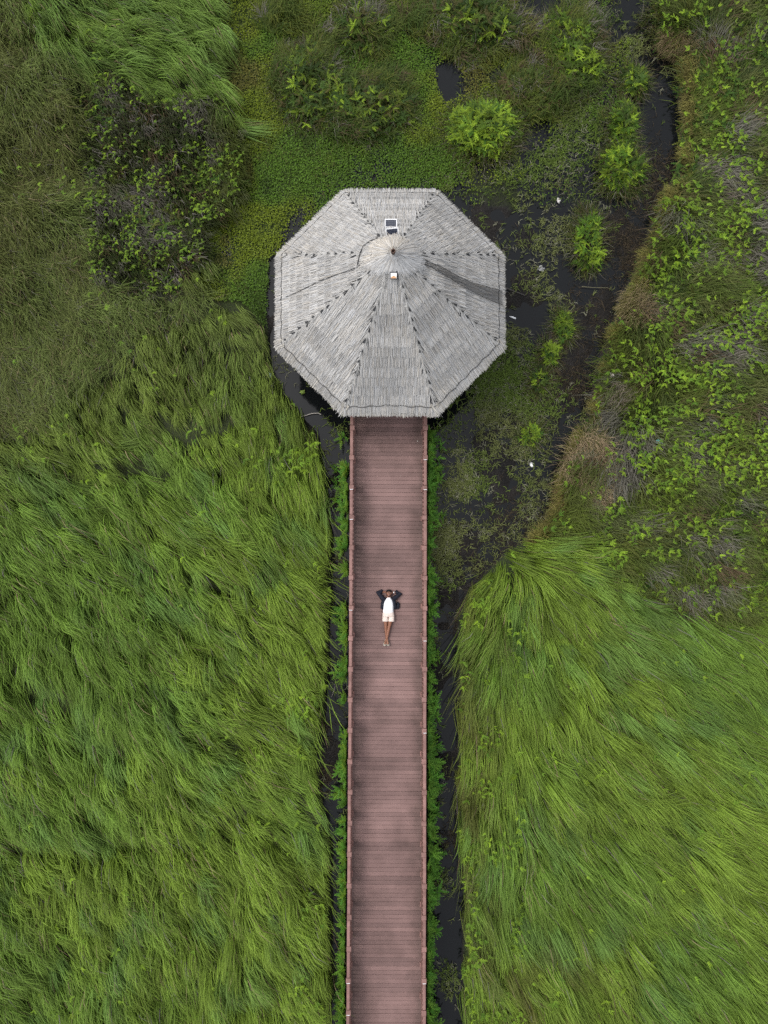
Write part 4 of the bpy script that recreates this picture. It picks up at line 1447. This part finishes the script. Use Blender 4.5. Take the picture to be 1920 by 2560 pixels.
# ------------------------------------------------------------------ bushes and tussocks that stand out one by one
def bush(label, px, py, rx, ry, h, nf, cols, w, Lr=(.16, .34), group='fern bushes in the marsh', ang=0.0, dead=0.15):
    c = P(px, py, .3)
    rx, ry = rx / 73.0, ry / 73.0
    e = empty('bush', (c.x, c.y, 0), label, 'bush', group, ang)
    th = RNG.uniform(0, 6.28, nf)
    rr = np.sqrt(RNG.random(nf))
    lump = .55 + .9 * fbm(np.cos(th) * 1.8 + px, np.sin(th) * 1.8 + py, 3)
    x, y = rx * rr * np.cos(th) * lump, ry * rr * np.sin(th) * lump
    top = h * (1 - .75 * rr ** 2) * (.55 + .9 * fbm(x * 2.2 + px, y * 2.2, 8))
    z = top * RNG.uniform(.55, 1.0, nf) + .05
    bright = sstep(.3, .75, fbm(x * 3 + px, y * 3 + 2, 5))[:, None]
    col = palette(nf, cols, w) * (.6 + .6 * bright) * RNG.uniform(.75, 1.2, (nf, 1))
    out = np.arctan2(y / ry, x / rx) + RNG.normal(0, .6, nf)
    V, F, T = rosettes(x, y, z, 4, RNG.uniform(*Lr, nf) * .85, col, rise=.35, pairs=5, wr=.26, az0=out, spread=2.0)
    put('foliage', mesh_np('foliage', V, F, T), e, M['leaf'])
    nb_ = int(nf * 4.5)
    th = RNG.uniform(0, 6.28, nb_); rr = np.sqrt(RNG.random(nb_)) * (1.0 + .35 * fbm(np.cos(th) * 2 + px, np.sin(th) * 2, 6))
    bx, by = rx * rr * np.cos(th), ry * rr * np.sin(th)
    gcol = palette(nb_, [(.05, .08, .016), (.08, .09, .022), (.10, .075, .04), (.16, .145, .12)], [.4, .3, .3 - dead, dead]) * RNG.uniform(.6, 1.2, (nb_, 1))
    root = np.stack([bx, by, np.full(nb_, .0)], 1)
    V, F, T = blades(root, np.arctan2(by, bx) + RNG.normal(0, .8, nb_), RNG.uniform(.2, .65, nb_), h * np.maximum(1.05 - .6 * rr, .15) * RNG.uniform(.5, 1.1, nb_), RNG.uniform(.009, .017, nb_), gcol, 2, RNG.uniform(.6, 1, nb_), RNG.normal(0, .4, nb_))
    put('undergrowth', mesh_np('undergrowth', V, F, T), e, M['grass'])
    st = MB()
    for _ in range(6):
        a = random.uniform(0, 6.28); q = random.uniform(.1, .5)
        st.tube([(rx * .12 * math.cos(a), ry * .12 * math.sin(a), -.05), (rx * q * math.cos(a), ry * q * math.sin(a), h * .55)], [.016, .008], 5)
    st.obj('stem', M['twig'], e)
    return e

BR, BW = [LIME, (.12, .21, .022), (.06, .13, .018)], [.55, .3, .15]
DR, DW = [(.045, .085, .014), (.075, .115, .016), LIME, (.08, .075, .02)], [.42, .28, .18, .12]
bush('bright lime fern bush standing alone above the right half of the roof', 1212, 325, 92, 72, .8, 420, BR, BW, (.18, .36))
bush('wide dark fern mound with grey dead stems above the roof, left of the lime bush', 770, 210, 80, 100, .8, 380, DR, DW)
bush('dark green fern mound directly above the solar panels', 905, 265, 120, 72, .7, 420, DR, DW)
bush('small dark bush at the top edge, left of centre', 905, 60, 62, 70, .7, 240, DR, DW)
bush('broad bush with brownish centre at the top edge, right of centre', 1185, 55, 115, 75, .8, 420, DR, DW)
bush('big green bush leaning over shallow water between the lime bush and the channel', 1425, 130, 85, 105, .8, 420, [(.075, .135, .014), LIME, (.06, .09, .015)], [.45, .3, .25])
bush('rust-tinged grassy bush just above right of the lime bush', 1330, 225, 85, 55, .6, 260, [(.07, .10, .02), (.11, .08, .035), (.09, .13, .02)], [.4, .3, .3])
bush('long green island bush beside the open channel, widest part of the island', 1556, 420, 48, 62, .8, 260, [(.075, .15, .014), LIME, (.06, .09, .015)], [.45, .35, .2])
bush('narrow green island bush at the upper tip of the long island', 1560, 310, 30, 62, .7, 170, [(.07, .14, .014), LIME, (.06, .09, .015)], [.5, .3, .2])
bush('small bush against the left bank of the channel near the top', 1588, 200, 30, 36, .6, 110, DR, DW)
bush('dark bush at the top edge, right of the channel', 1705, 40, 80, 62, .9, 330, DR, DW)
bush('slim bright green bush standing in water right of the roof', 1474, 595, 33, 72, .6, 210, [(.10, .20, .02), LIME, (.06, .12, .015)], [.45, .4, .15], (.13, .26))
bush('low bright plant on the mud, nearest the right roof corner', 1412, 815, 20, 42, .4, 90, BR, BW, (.12, .22))
bush('low leafy plant on the mud, level with the lower right roof corner', 1376, 880, 20, 28, .4, 70, BR, BW, (.12, .22))
bush('low sprawling plant on the mud below right of the roof', 1352, 950, 22, 30, .35, 70, DR, DW, (.12, .22))
bush('tiny leafy plant at the mud edge, lowest of the row right of the roof', 1330, 1085, 32, 22, .35, 70, BR, BW, (.12, .2), ang=.6)
bush('dark bush in the top left corner', 75, 60, 80, 60, .8, 330, DR, DW)

def tussock(label, px, py, rx, ry, h, n, col, az):
    c = P(px, py, .2)
    rx, ry = rx / 73., ry / 73.
    th = RNG.uniform(0, 6.28, n); rr = np.sqrt(RNG.random(n)) * (.5 + fbm(np.cos(th) * 2 + px, np.sin(th) * 2, 3))
    x, y = rx * rr * np.cos(th) * .95, ry * rr * np.sin(th) * .95
    root = np.stack([x, y, np.full(n, .02)], 1)
    a = np.where(RNG.random(n) < .9, az + RNG.normal(0, .42, n), np.arctan2(y, x) + RNG.normal(0, .5, n))
    cc = np.array(col) * RNG.uniform(.5, 1.15, (n, 1))
    gr_ = RNG.random(n) < .22
    cc[gr_] = np.array((.11, .12, .03)) * RNG.uniform(.6, 1.2, (gr_.sum(), 1))
    V, F, T = blades(root, a, RNG.uniform(.25, .6, n) * (rx + ry) * .62, RNG.uniform(.3, 1.0, n) * h, RNG.uniform(.007, .013, n), cc, 3, RNG.uniform(.55, .85, n), RNG.normal(0, .5, n))
    o = put('grass_tussock', mesh_np('grass_tussock', V, F, T), None, M['grass'])
    o.location = (c.x, c.y, .1)
    tag(o, label, 'tussock', 'dry grass tussocks along the right bank')
tussock('large pale straw tussock hanging over the mud, the biggest on the right bank', 1470, 1165, 56, 92, .85, 4600, (.40, .30, .185), -1.25)
tussock('pale straw tussock on the right bank level with the roof centre', 1592, 765, 44, 52, .95, 1100, (.30, .235, .13), -2.4)
tussock('greyish dry tussock on the bank above the biggest straw tussock', 1535, 1000, 34, 34, .9, 700, (.30, .25, .19), 1.2)
tussock('brown dry tussock at the top of the right bank near the channel head', 1690, 118, 50, 34, .7, 900, (.22, .16, .09), -2.6)
tussock('rusty dry tussock at the lower end of the right bank', 1410, 1255, 28, 40, .5, 450, (.22, .13, .08), -2.2)

# ------------------------------------------------------------------ person lying on the boardwalk
skinm = mat_plain('skin', (0.23, 0.098, 0.056), .5, .4, .08)
PX0, PY0 = 970.9, 1531.3           # waist
PB = P(PX0, PY0, DECK + .12)
person = empty('person', (PB.x, PB.y, DECK), 'person in white shirt, pale shorts and dark jacket lying on the boardwalk, hands behind head', 'person', None, -bw_ang)

def skin_obj(name, V, E, rad, root, mat, parent, sub=2):
    me = bpy.data.meshes.new(name)
    me.from_pydata(V, E, [])
    o = bpy.data.objects.new(name, me)
    COL.objects.link(o)
    md = o.modifiers.new('Skin', 'SKIN')
    md.use_smooth_shade = True
    for i, r in enumerate(rad):
        sv = me.skin_vertices[0].data[i]
        sv.radius = r if hasattr(r, '__len__') else (r, r)
        sv.use_root = (i == root)
    s2 = o.modifiers.new('Subdivision', 'SUBSURF')
    s2.levels = sub
    s2.render_levels = sub
    dg = bpy.context.evaluated_depsgraph_get()
    dg.update()
    nm = bpy.data.meshes.new_from_object(o.evaluated_get(dg))
    nm.name = name
    bpy.data.objects.remove(o)
    bpy.data.meshes.remove(me)
    nm.materials.clear()
    return put(name, nm, parent, mat)

# joints: x right, y towards the head, z up from the boards
V, E, Rr = [], [], []
def J(p, r, prev=None):
    V.append(p); Rr.append(r)
    if prev is not None:
        E.append((prev, len(V) - 1))
    return len(V) - 1
pel = J((0, -.06, .115), .105)
sp1 = J((0, .10, .115), .10, pel)
sp2 = J((0, .30, .115), .105, sp1)
nk0 = J((.005, .43, .115), .07, sp2)
nk1 = J((.012, .505, .125), .052, nk0)
hd0 = J((.014, .565, .145), (.072, .078), nk1)
hd1 = J((.016, .64, .155), (.083, .088), hd0)
hd2 = J((.016, .715, .15), (.066, .07), hd1)
for s, el, wr_, hand in ((-1, (-.365, .675, .055), (-.165, .668, .055), (-.075, .655, .05)), (1, (.405, .625, .055), (.185, .660, .055), (.095, .650, .05))):
    sh_ = J((s * .165, .425, .105), .058, nk0)
    e0 = J(tuple(np.array(V[sh_]) * .5 + np.array(el) * .5), .045, sh_)
    e1 = J(el, .036, e0)
    f1 = J(tuple(np.array(el) * .55 + np.array(wr_) * .45), .037, e1)
    w1 = J(wr_, .025, f1)
    h1 = J(hand, .030, w1)
    for q in range(4):
        a = J((hand[0] - s * .045, hand[1] + .024 - q * .017, hand[2] - .004), .0095, h1)
        b = J((hand[0] - s * (.085 - .006 * abs(q - 1)), hand[1] + .030 - q * .019, hand[2] + .004), .0085, a)
    t_ = J((hand[0] - s * .012, hand[1] + .048, hand[2] + .012), .010, h1)
    J((hand[0] - s * .030, hand[1] + .072, hand[2] + .016), .009, t_)
for s, kn, an, he, to in ((-1, (-.082, -.50, .085), (-.058, -.845, .065), (-.070, -.885, .045), (-.112, -1.045, .125)), (1, (.020, -.50, .105), (-.045, -.845, .125), (-.035, -.885, .10), (-.012, -1.045, .165))):
    hp = J((s * .085, -.12, .105), .088, pel)
    th_ = J(((s * .085 + kn[0]) / 2 + (.01 if s > 0 else -.0), -.31, .10), .070, hp)
    k_ = J(kn, .052, th_)
    cf = J(tuple(np.array(kn) * .62 + np.array(an) * .38), .050, k_)
    a_ = J(an, .034, cf)
    h_ = J(he, .036, a_)
    m_ = J(tuple(np.array(he) * .45 + np.array(to) * .55), (.040, .026), h_)
    J(to, (.040, .018), m_)
body = skin_obj('body', V, E, Rr, 0, skinm, person)

# face: eyes, brows, nose, mouth
HC = Vector((.016, .640, .155))
fc = MB()
fc.tube([(HC.x, HC.y + .012, HC.z + .085), (HC.x, HC.y - .028, HC.z + .102), (HC.x, HC.y - .034, HC.z + .082)], [.009, .015, .010], 8).obj('nose', skinm, person, True)
for s in (-1, 1):
    MB().loft([(HC.x + s * .031, HC.y + .010 + d, HC.z + .080, w, w * .5) for d, w in ((-.009, .003), (-.004, .012), (.002, .013), (.007, .003))], 10).obj('eye', mat_plain('eye_%d' % s, (.5, .48, .45), .3), person, True)
    MB().loft([(HC.x + s * .031, HC.y + .010 + d, HC.z + .086, w, w * .4) for d, w in ((-.005, .002), (0, .006), (.005, .002))], 8).obj('pupil', M['black'], person, True)
    MB().tube([(HC.x + s * .012, HC.y + .030, HC.z + .084), (HC.x + s * .032, HC.y + .036, HC.z + .082), (HC.x + s * .050, HC.y + .028, HC.z + .070)], [.005, .006, .004], 6).obj('eyebrow', M['black'], person)
    MB().loft([(HC.x + s * .088, HC.y - .005 + d, HC.z - .005, .010, w) for d, w in ((-.03, .006), (-.015, .016), (.01, .020), (.03, .010))], 8).obj('ear', skinm, person, True)
MB().tube([(HC.x - .026, HC.y - .058, HC.z + .071), (HC.x, HC.y - .063, HC.z + .080), (HC.x + .026, HC.y - .058, HC.z + .071)], [.004, .009, .004], 8).obj('mouth', mat_plain('teeth_and_lips', (.55, .36, .32), .4), person, True)
hairm = mat_plain('black_hair', (.012, .010, .010), .8, .2, .3, 60, bump=.6)
hb = MB()
hb.loft([(HC.x, HC.y + .000, HC.z - .050, .088, .050), (HC.x, HC.y + .050, HC.z - .030, .092, .082), (HC.x, HC.y + .082, HC.z - .016, .086, .090), (HC.x, HC.y + .108, HC.z - .008, .065, .068), (HC.x, HC.y + .122, HC.z - .01, .034, .036)], 18)
hb.obj('hair', hairm, person, True)
MB().loft([(HC.x, HC.y - .112, HC.z + .040, .022, .020), (HC.x, HC.y - .095, HC.z + .042, .050, .036), (HC.x, HC.y - .072, HC.z + .016, .066, .040), (HC.x, HC.y - .050, HC.z - .010, .074, .036)], 16).obj('beard', hairm, person, True)

shirtm = mat_plain('white_cotton', (.84, .84, .85), .8, .2, .03, 6, bump=.3)
sh2 = MB().loft([(-.004, -.015, .115, .175, .112), (-.004, .03, .115, .172, .118), (0, .12, .118, .168, .124), (0, .24, .118, .168, .128), (0, .33, .12, .165, .126), (.004, .39, .12, .150, .128),
                 (.008, .44, .122, .105, .115), (.012, .475, .125, .072, .095), (.013, .50, .126, .056, .062)], 24, 2.3)
sh2.obj('shirt', shirtm, person, True)
shortm = mat_plain('cream_cotton', (.70, .59, .52), .85, .2, .06, 9, bump=.3)
so = MB().loft([(0, .012, .112, .178, .112), (0, -.02, .112, .186, .116), (0, -.08, .11, .196, .118), (0, -.14, .108, .198, .114)], 24, 2.4)
for s in (-1, 1):
    so.loft([(s * .100, -.12, .108, .096, .108), (s * .101, -.20, .106, .098, .102), (s * .100, -.27, .104, .100, .098), (s * .098, -.292, .104, .097, .094)], 18, 2.3)
so.obj('shorts', shortm, person, True)
jackm = mat_plain('navy_denim', (.012, .013, .021), .8, .25, .25, 12, bump=.4)
jk = MB()
jk.loft([(.03, .105, .055, .245, .050), (.045, .14, .075, .275, .075), (.03, .20, .085, .250, .085), (.008, .28, .098, .218, .100), (.0, .36, .11, .215, .112), (0, .42, .108, .212, .100), (.005, .46, .095, .17, .082), (.008, .49, .085, .11, .062), (.010, .505, .08, .075, .05)], 26, 2.2)
# front panels folded back over the chest edges
for s, xw in ((-1, .205), (1, .215)):
    jk.loft([(s * xw, .115, .09, .055, .075), (s * xw * .98, .20, .11, .055, .090), (s * (xw - .015), .30, .125, .062, .098), (s * (xw - .04), .38, .135, .066, .100), (s * (xw - .085), .45, .135, .058, .085), (s * .085, .495, .13, .032, .055)], 14)
# loose hem thrown out on the right
jk.loft([(.285, .115, .04, .070, .036), (.300, .16, .055, .070, .05), (.310, .23, .06, .072, .055), (.325, .28, .055, .055, .05), (.315, .335, .05, .03, .03)], 14)
for el, cuff in (((-.365, .675, .060), (-.205, .678, .060)), ((.405, .625, .060), (.235, .660, .060))):
    s = -1 if el[0] < 0 else 1
    jk.tube([(s * .12, .40, .115), (s * .19, .46, .11), ((s * .19 + el[0]) / 2, (.46 + el[1]) / 2, .085), el, tuple(np.array(el) * .5 + np.array(cuff) * .5), cuff], [.085, .075, .066, .062, .056, .050], 14)
    c = Vector(cuff)
    jk.tube([c + Vector((-s * .012, .01, 0)), c + Vector((s * .035, .055, .01)), c + Vector((s * .030, .085, .01))], [.030, .026, .014], 10)
jk.obj('jacket', jackm, person, True)
MB().tube([(.168, .660, .055), (.186, .660, .055)], [.036, .036], 14).box((.177, .660, .092), (.034, .034, .010), .003).obj('wristwatch', M['white'], person, True)
solem = mat_plain('flip_flop_sole', (.36, .33, .27), .8)
for (he, to, hw) in (((-.072, -.865, .018), (-.122, -1.080, .110), .047), ((-.028, -.865, .075), (-.004, -1.075, .150), .046)):
    h_, t_ = Vector(he), Vector(to)
    d = (t_ - h_)
    up_ = Vector((0, d.z, -d.y)).normalized()
    sd = d.cross(up_).normalized()
    pr = [(0, .55), (.08, .8), (.3, .85), (.6, 1.0), (.85, 1.05), (1.0, .7), (1.05, .3)]
    v, f = [], []
    for lay in (-.036, -.018):
        for t, w in pr:
            for s in (-1, 1):
                v.append(h_ + d * t + sd * (s * w * hw) + up_ * lay)
    n = len(pr) * 2
    for i in range(len(pr) - 1):
        a = i * 2
        f += [(a, a + 1, a + 3, a + 2), (n + a + 2, n + a + 3, n + a + 1, n + a), (a, a + 2, n + a + 2, n + a), (a + 3, a + 1, n + a + 1, n + a + 3)]
    f += [(1, 0, n, n + 1), (n - 2, n - 1, 2 * n - 1, 2 * n - 2)]
    fo = MB().add(v, f).obj('flip_flop', solem, person)
    st = MB()
    toe = h_ + d * .82 + up_ * .016
    for s in (-1, 1):
        st.tube([toe, h_ + d * .6 + sd * (s * hw * .7) + up_ * .034, h_ + d * .42 + sd * (s * hw * 1.0) - up_ * .01], .006, 6)
    st.obj('strap', mat_plain('strap_rubber', (.06, .09, .06), .6), fo)

# ------------------------------------------------------------------ litter and loose things
def bottle(px, py, rz, label, col, cap, L=.24):
    c = P(px, py, .05)
    gz = max(float(ground_z(np.array([c.x]), np.array([c.y]))[0]), 0)
    e = empty('plastic_bottle', (c.x, c.y, gz + .03), label, 'bottle', None, rz)
    pr = [(0, .012), (.008, .03), (.10, .032), (.15, .031), (.19, .020), (.21, .012)]
    k = L / .24
    MB().tube([(0, a * k, 0) for a, r in pr], [r * k for a, r in pr], 12).obj('bottle_body', mat_plain('bottle_plastic', col, .25), e, True)
    MB().tube([(0, .21 * k, 0), (0, .235 * k, 0)], .016 * k, 10).obj('bottle_cap', mat_plain('bottle_cap_plastic', cap, .4), e)
bottle(679, 946, R(15), 'pale blue plastic bottle floating left of the pavilion', (.45, .58, .66), (.2, .4, .7))
bottle(1290, 796, R(70), 'white plastic bottle on the mud right of the lower roof corner', (.75, .75, .74), (.7, .7, .7))

def scrap(name, label, cat, px, py, z, size, col, seed):
    c = P(px, py, z)
    gz = max(float(ground_z(np.array([c.x]), np.array([c.y]))[0]), 0.0)
    rg = np.random.default_rng(seed)
    n = 7
    v, f = [], []
    for i in range(n):
        for j in range(n):
            u, w = i / (n - 1) - .5, j / (n - 1) - .5
            v.append((u * size * (1 + .3 * rg.normal()), w * size * .75 * (1 + .3 * rg.normal()), abs(rg.normal()) * size * .22 + size * .25 * (1 - 2 * (u * u + w * w)) + .01))
    for i in range(n - 1):
        for j in range(n - 1):
            f.append((i * n + j, (i + 1) * n + j, (i + 1) * n + j + 1, i * n + j + 1))
    o = MB().add(v, f).obj(name, mat_plain(name + '_film', col, .4, .4, .15, 20))
    o.location = (c.x, c.y, z if z > .3 else gz)
    o.rotation_euler = (0, 0, seed)
    tag(o, label, cat)
scrap('plastic_bag', 'crumpled turquoise plastic bag caught in the grass on the right', 'plastic bag', 1647, 1104, .75, .22, (.20, .58, .55), 4)
scrap('paper_scrap', 'white scrap lying on the mud well below right of the roof', 'scrap', 1329, 1161, .05, .13, (.8, .8, .78), 5)
scrap('paper_scrap', 'white scrap at the grass edge of the right bank', 'scrap', 1529, 940, .45, .14, (.78, .72, .68), 6)
scrap('foam_lump', 'round white foam lump in the sprigs above the slim bush', 'foam lump', 1397, 501, .05, .15, (.75, .72, .68), 8)
scrap('grey_wrapper', 'grey flattened wrapper on the mud off the right roof edge', 'wrapper', 1353, 672, .05, .20, (.30, .30, .30), 9)
scrap('green_leaf_litter', 'yellow-green fallen leaf floating below the lower left eave', 'leaf', 757, 981, .03, .17, (.20, .28, .06), 10)
scrap('plastic_sheet', 'small pale plastic shred on the heath left of the turquoise bag', 'plastic shred', 1592, 1082, .7, .13, (.55, .58, .58), 12)

def stick(label, pts, r, col, name='stick'):
    ps = [P(a, b, .08) for a, b in pts]
    c = ps[0].copy()
    o = MB().tube([p - c + Vector((0, 0, .01 * i)) for i, p in enumerate(ps)], [r * (1 - .5 * i / len(ps)) for i in range(len(ps))], 6).obj(name, mat_plain(name + '_wood', col, .8))
    o.location = c
    tag(o, label, 'stick')
stick('pale bent branch floating below the lower left eave', [(738, 1046), (760, 1040), (780, 1034), (796, 1033), (803, 1037)], .018, (.36, .33, .29), 'branch')
stick('dark straight pole sticking out from under the right eave', [(1255, 716), (1285, 728), (1312, 739)], .022, (.05, .045, .04), 'pole')
stick('thin pale twig on the left ditch mud beside the boardwalk', [(829, 1742), (836, 1724), (838, 1712), (830, 1706)], .010, (.35, .32, .28), 'twig')
stick('thin long stalk lying across the water right of the island bush', [(1455, 716), (1480, 719), (1520, 720)], .009, (.16, .15, .08), 'stalk')
print('planks', npl, 'ZA', ZA, 'half', half)
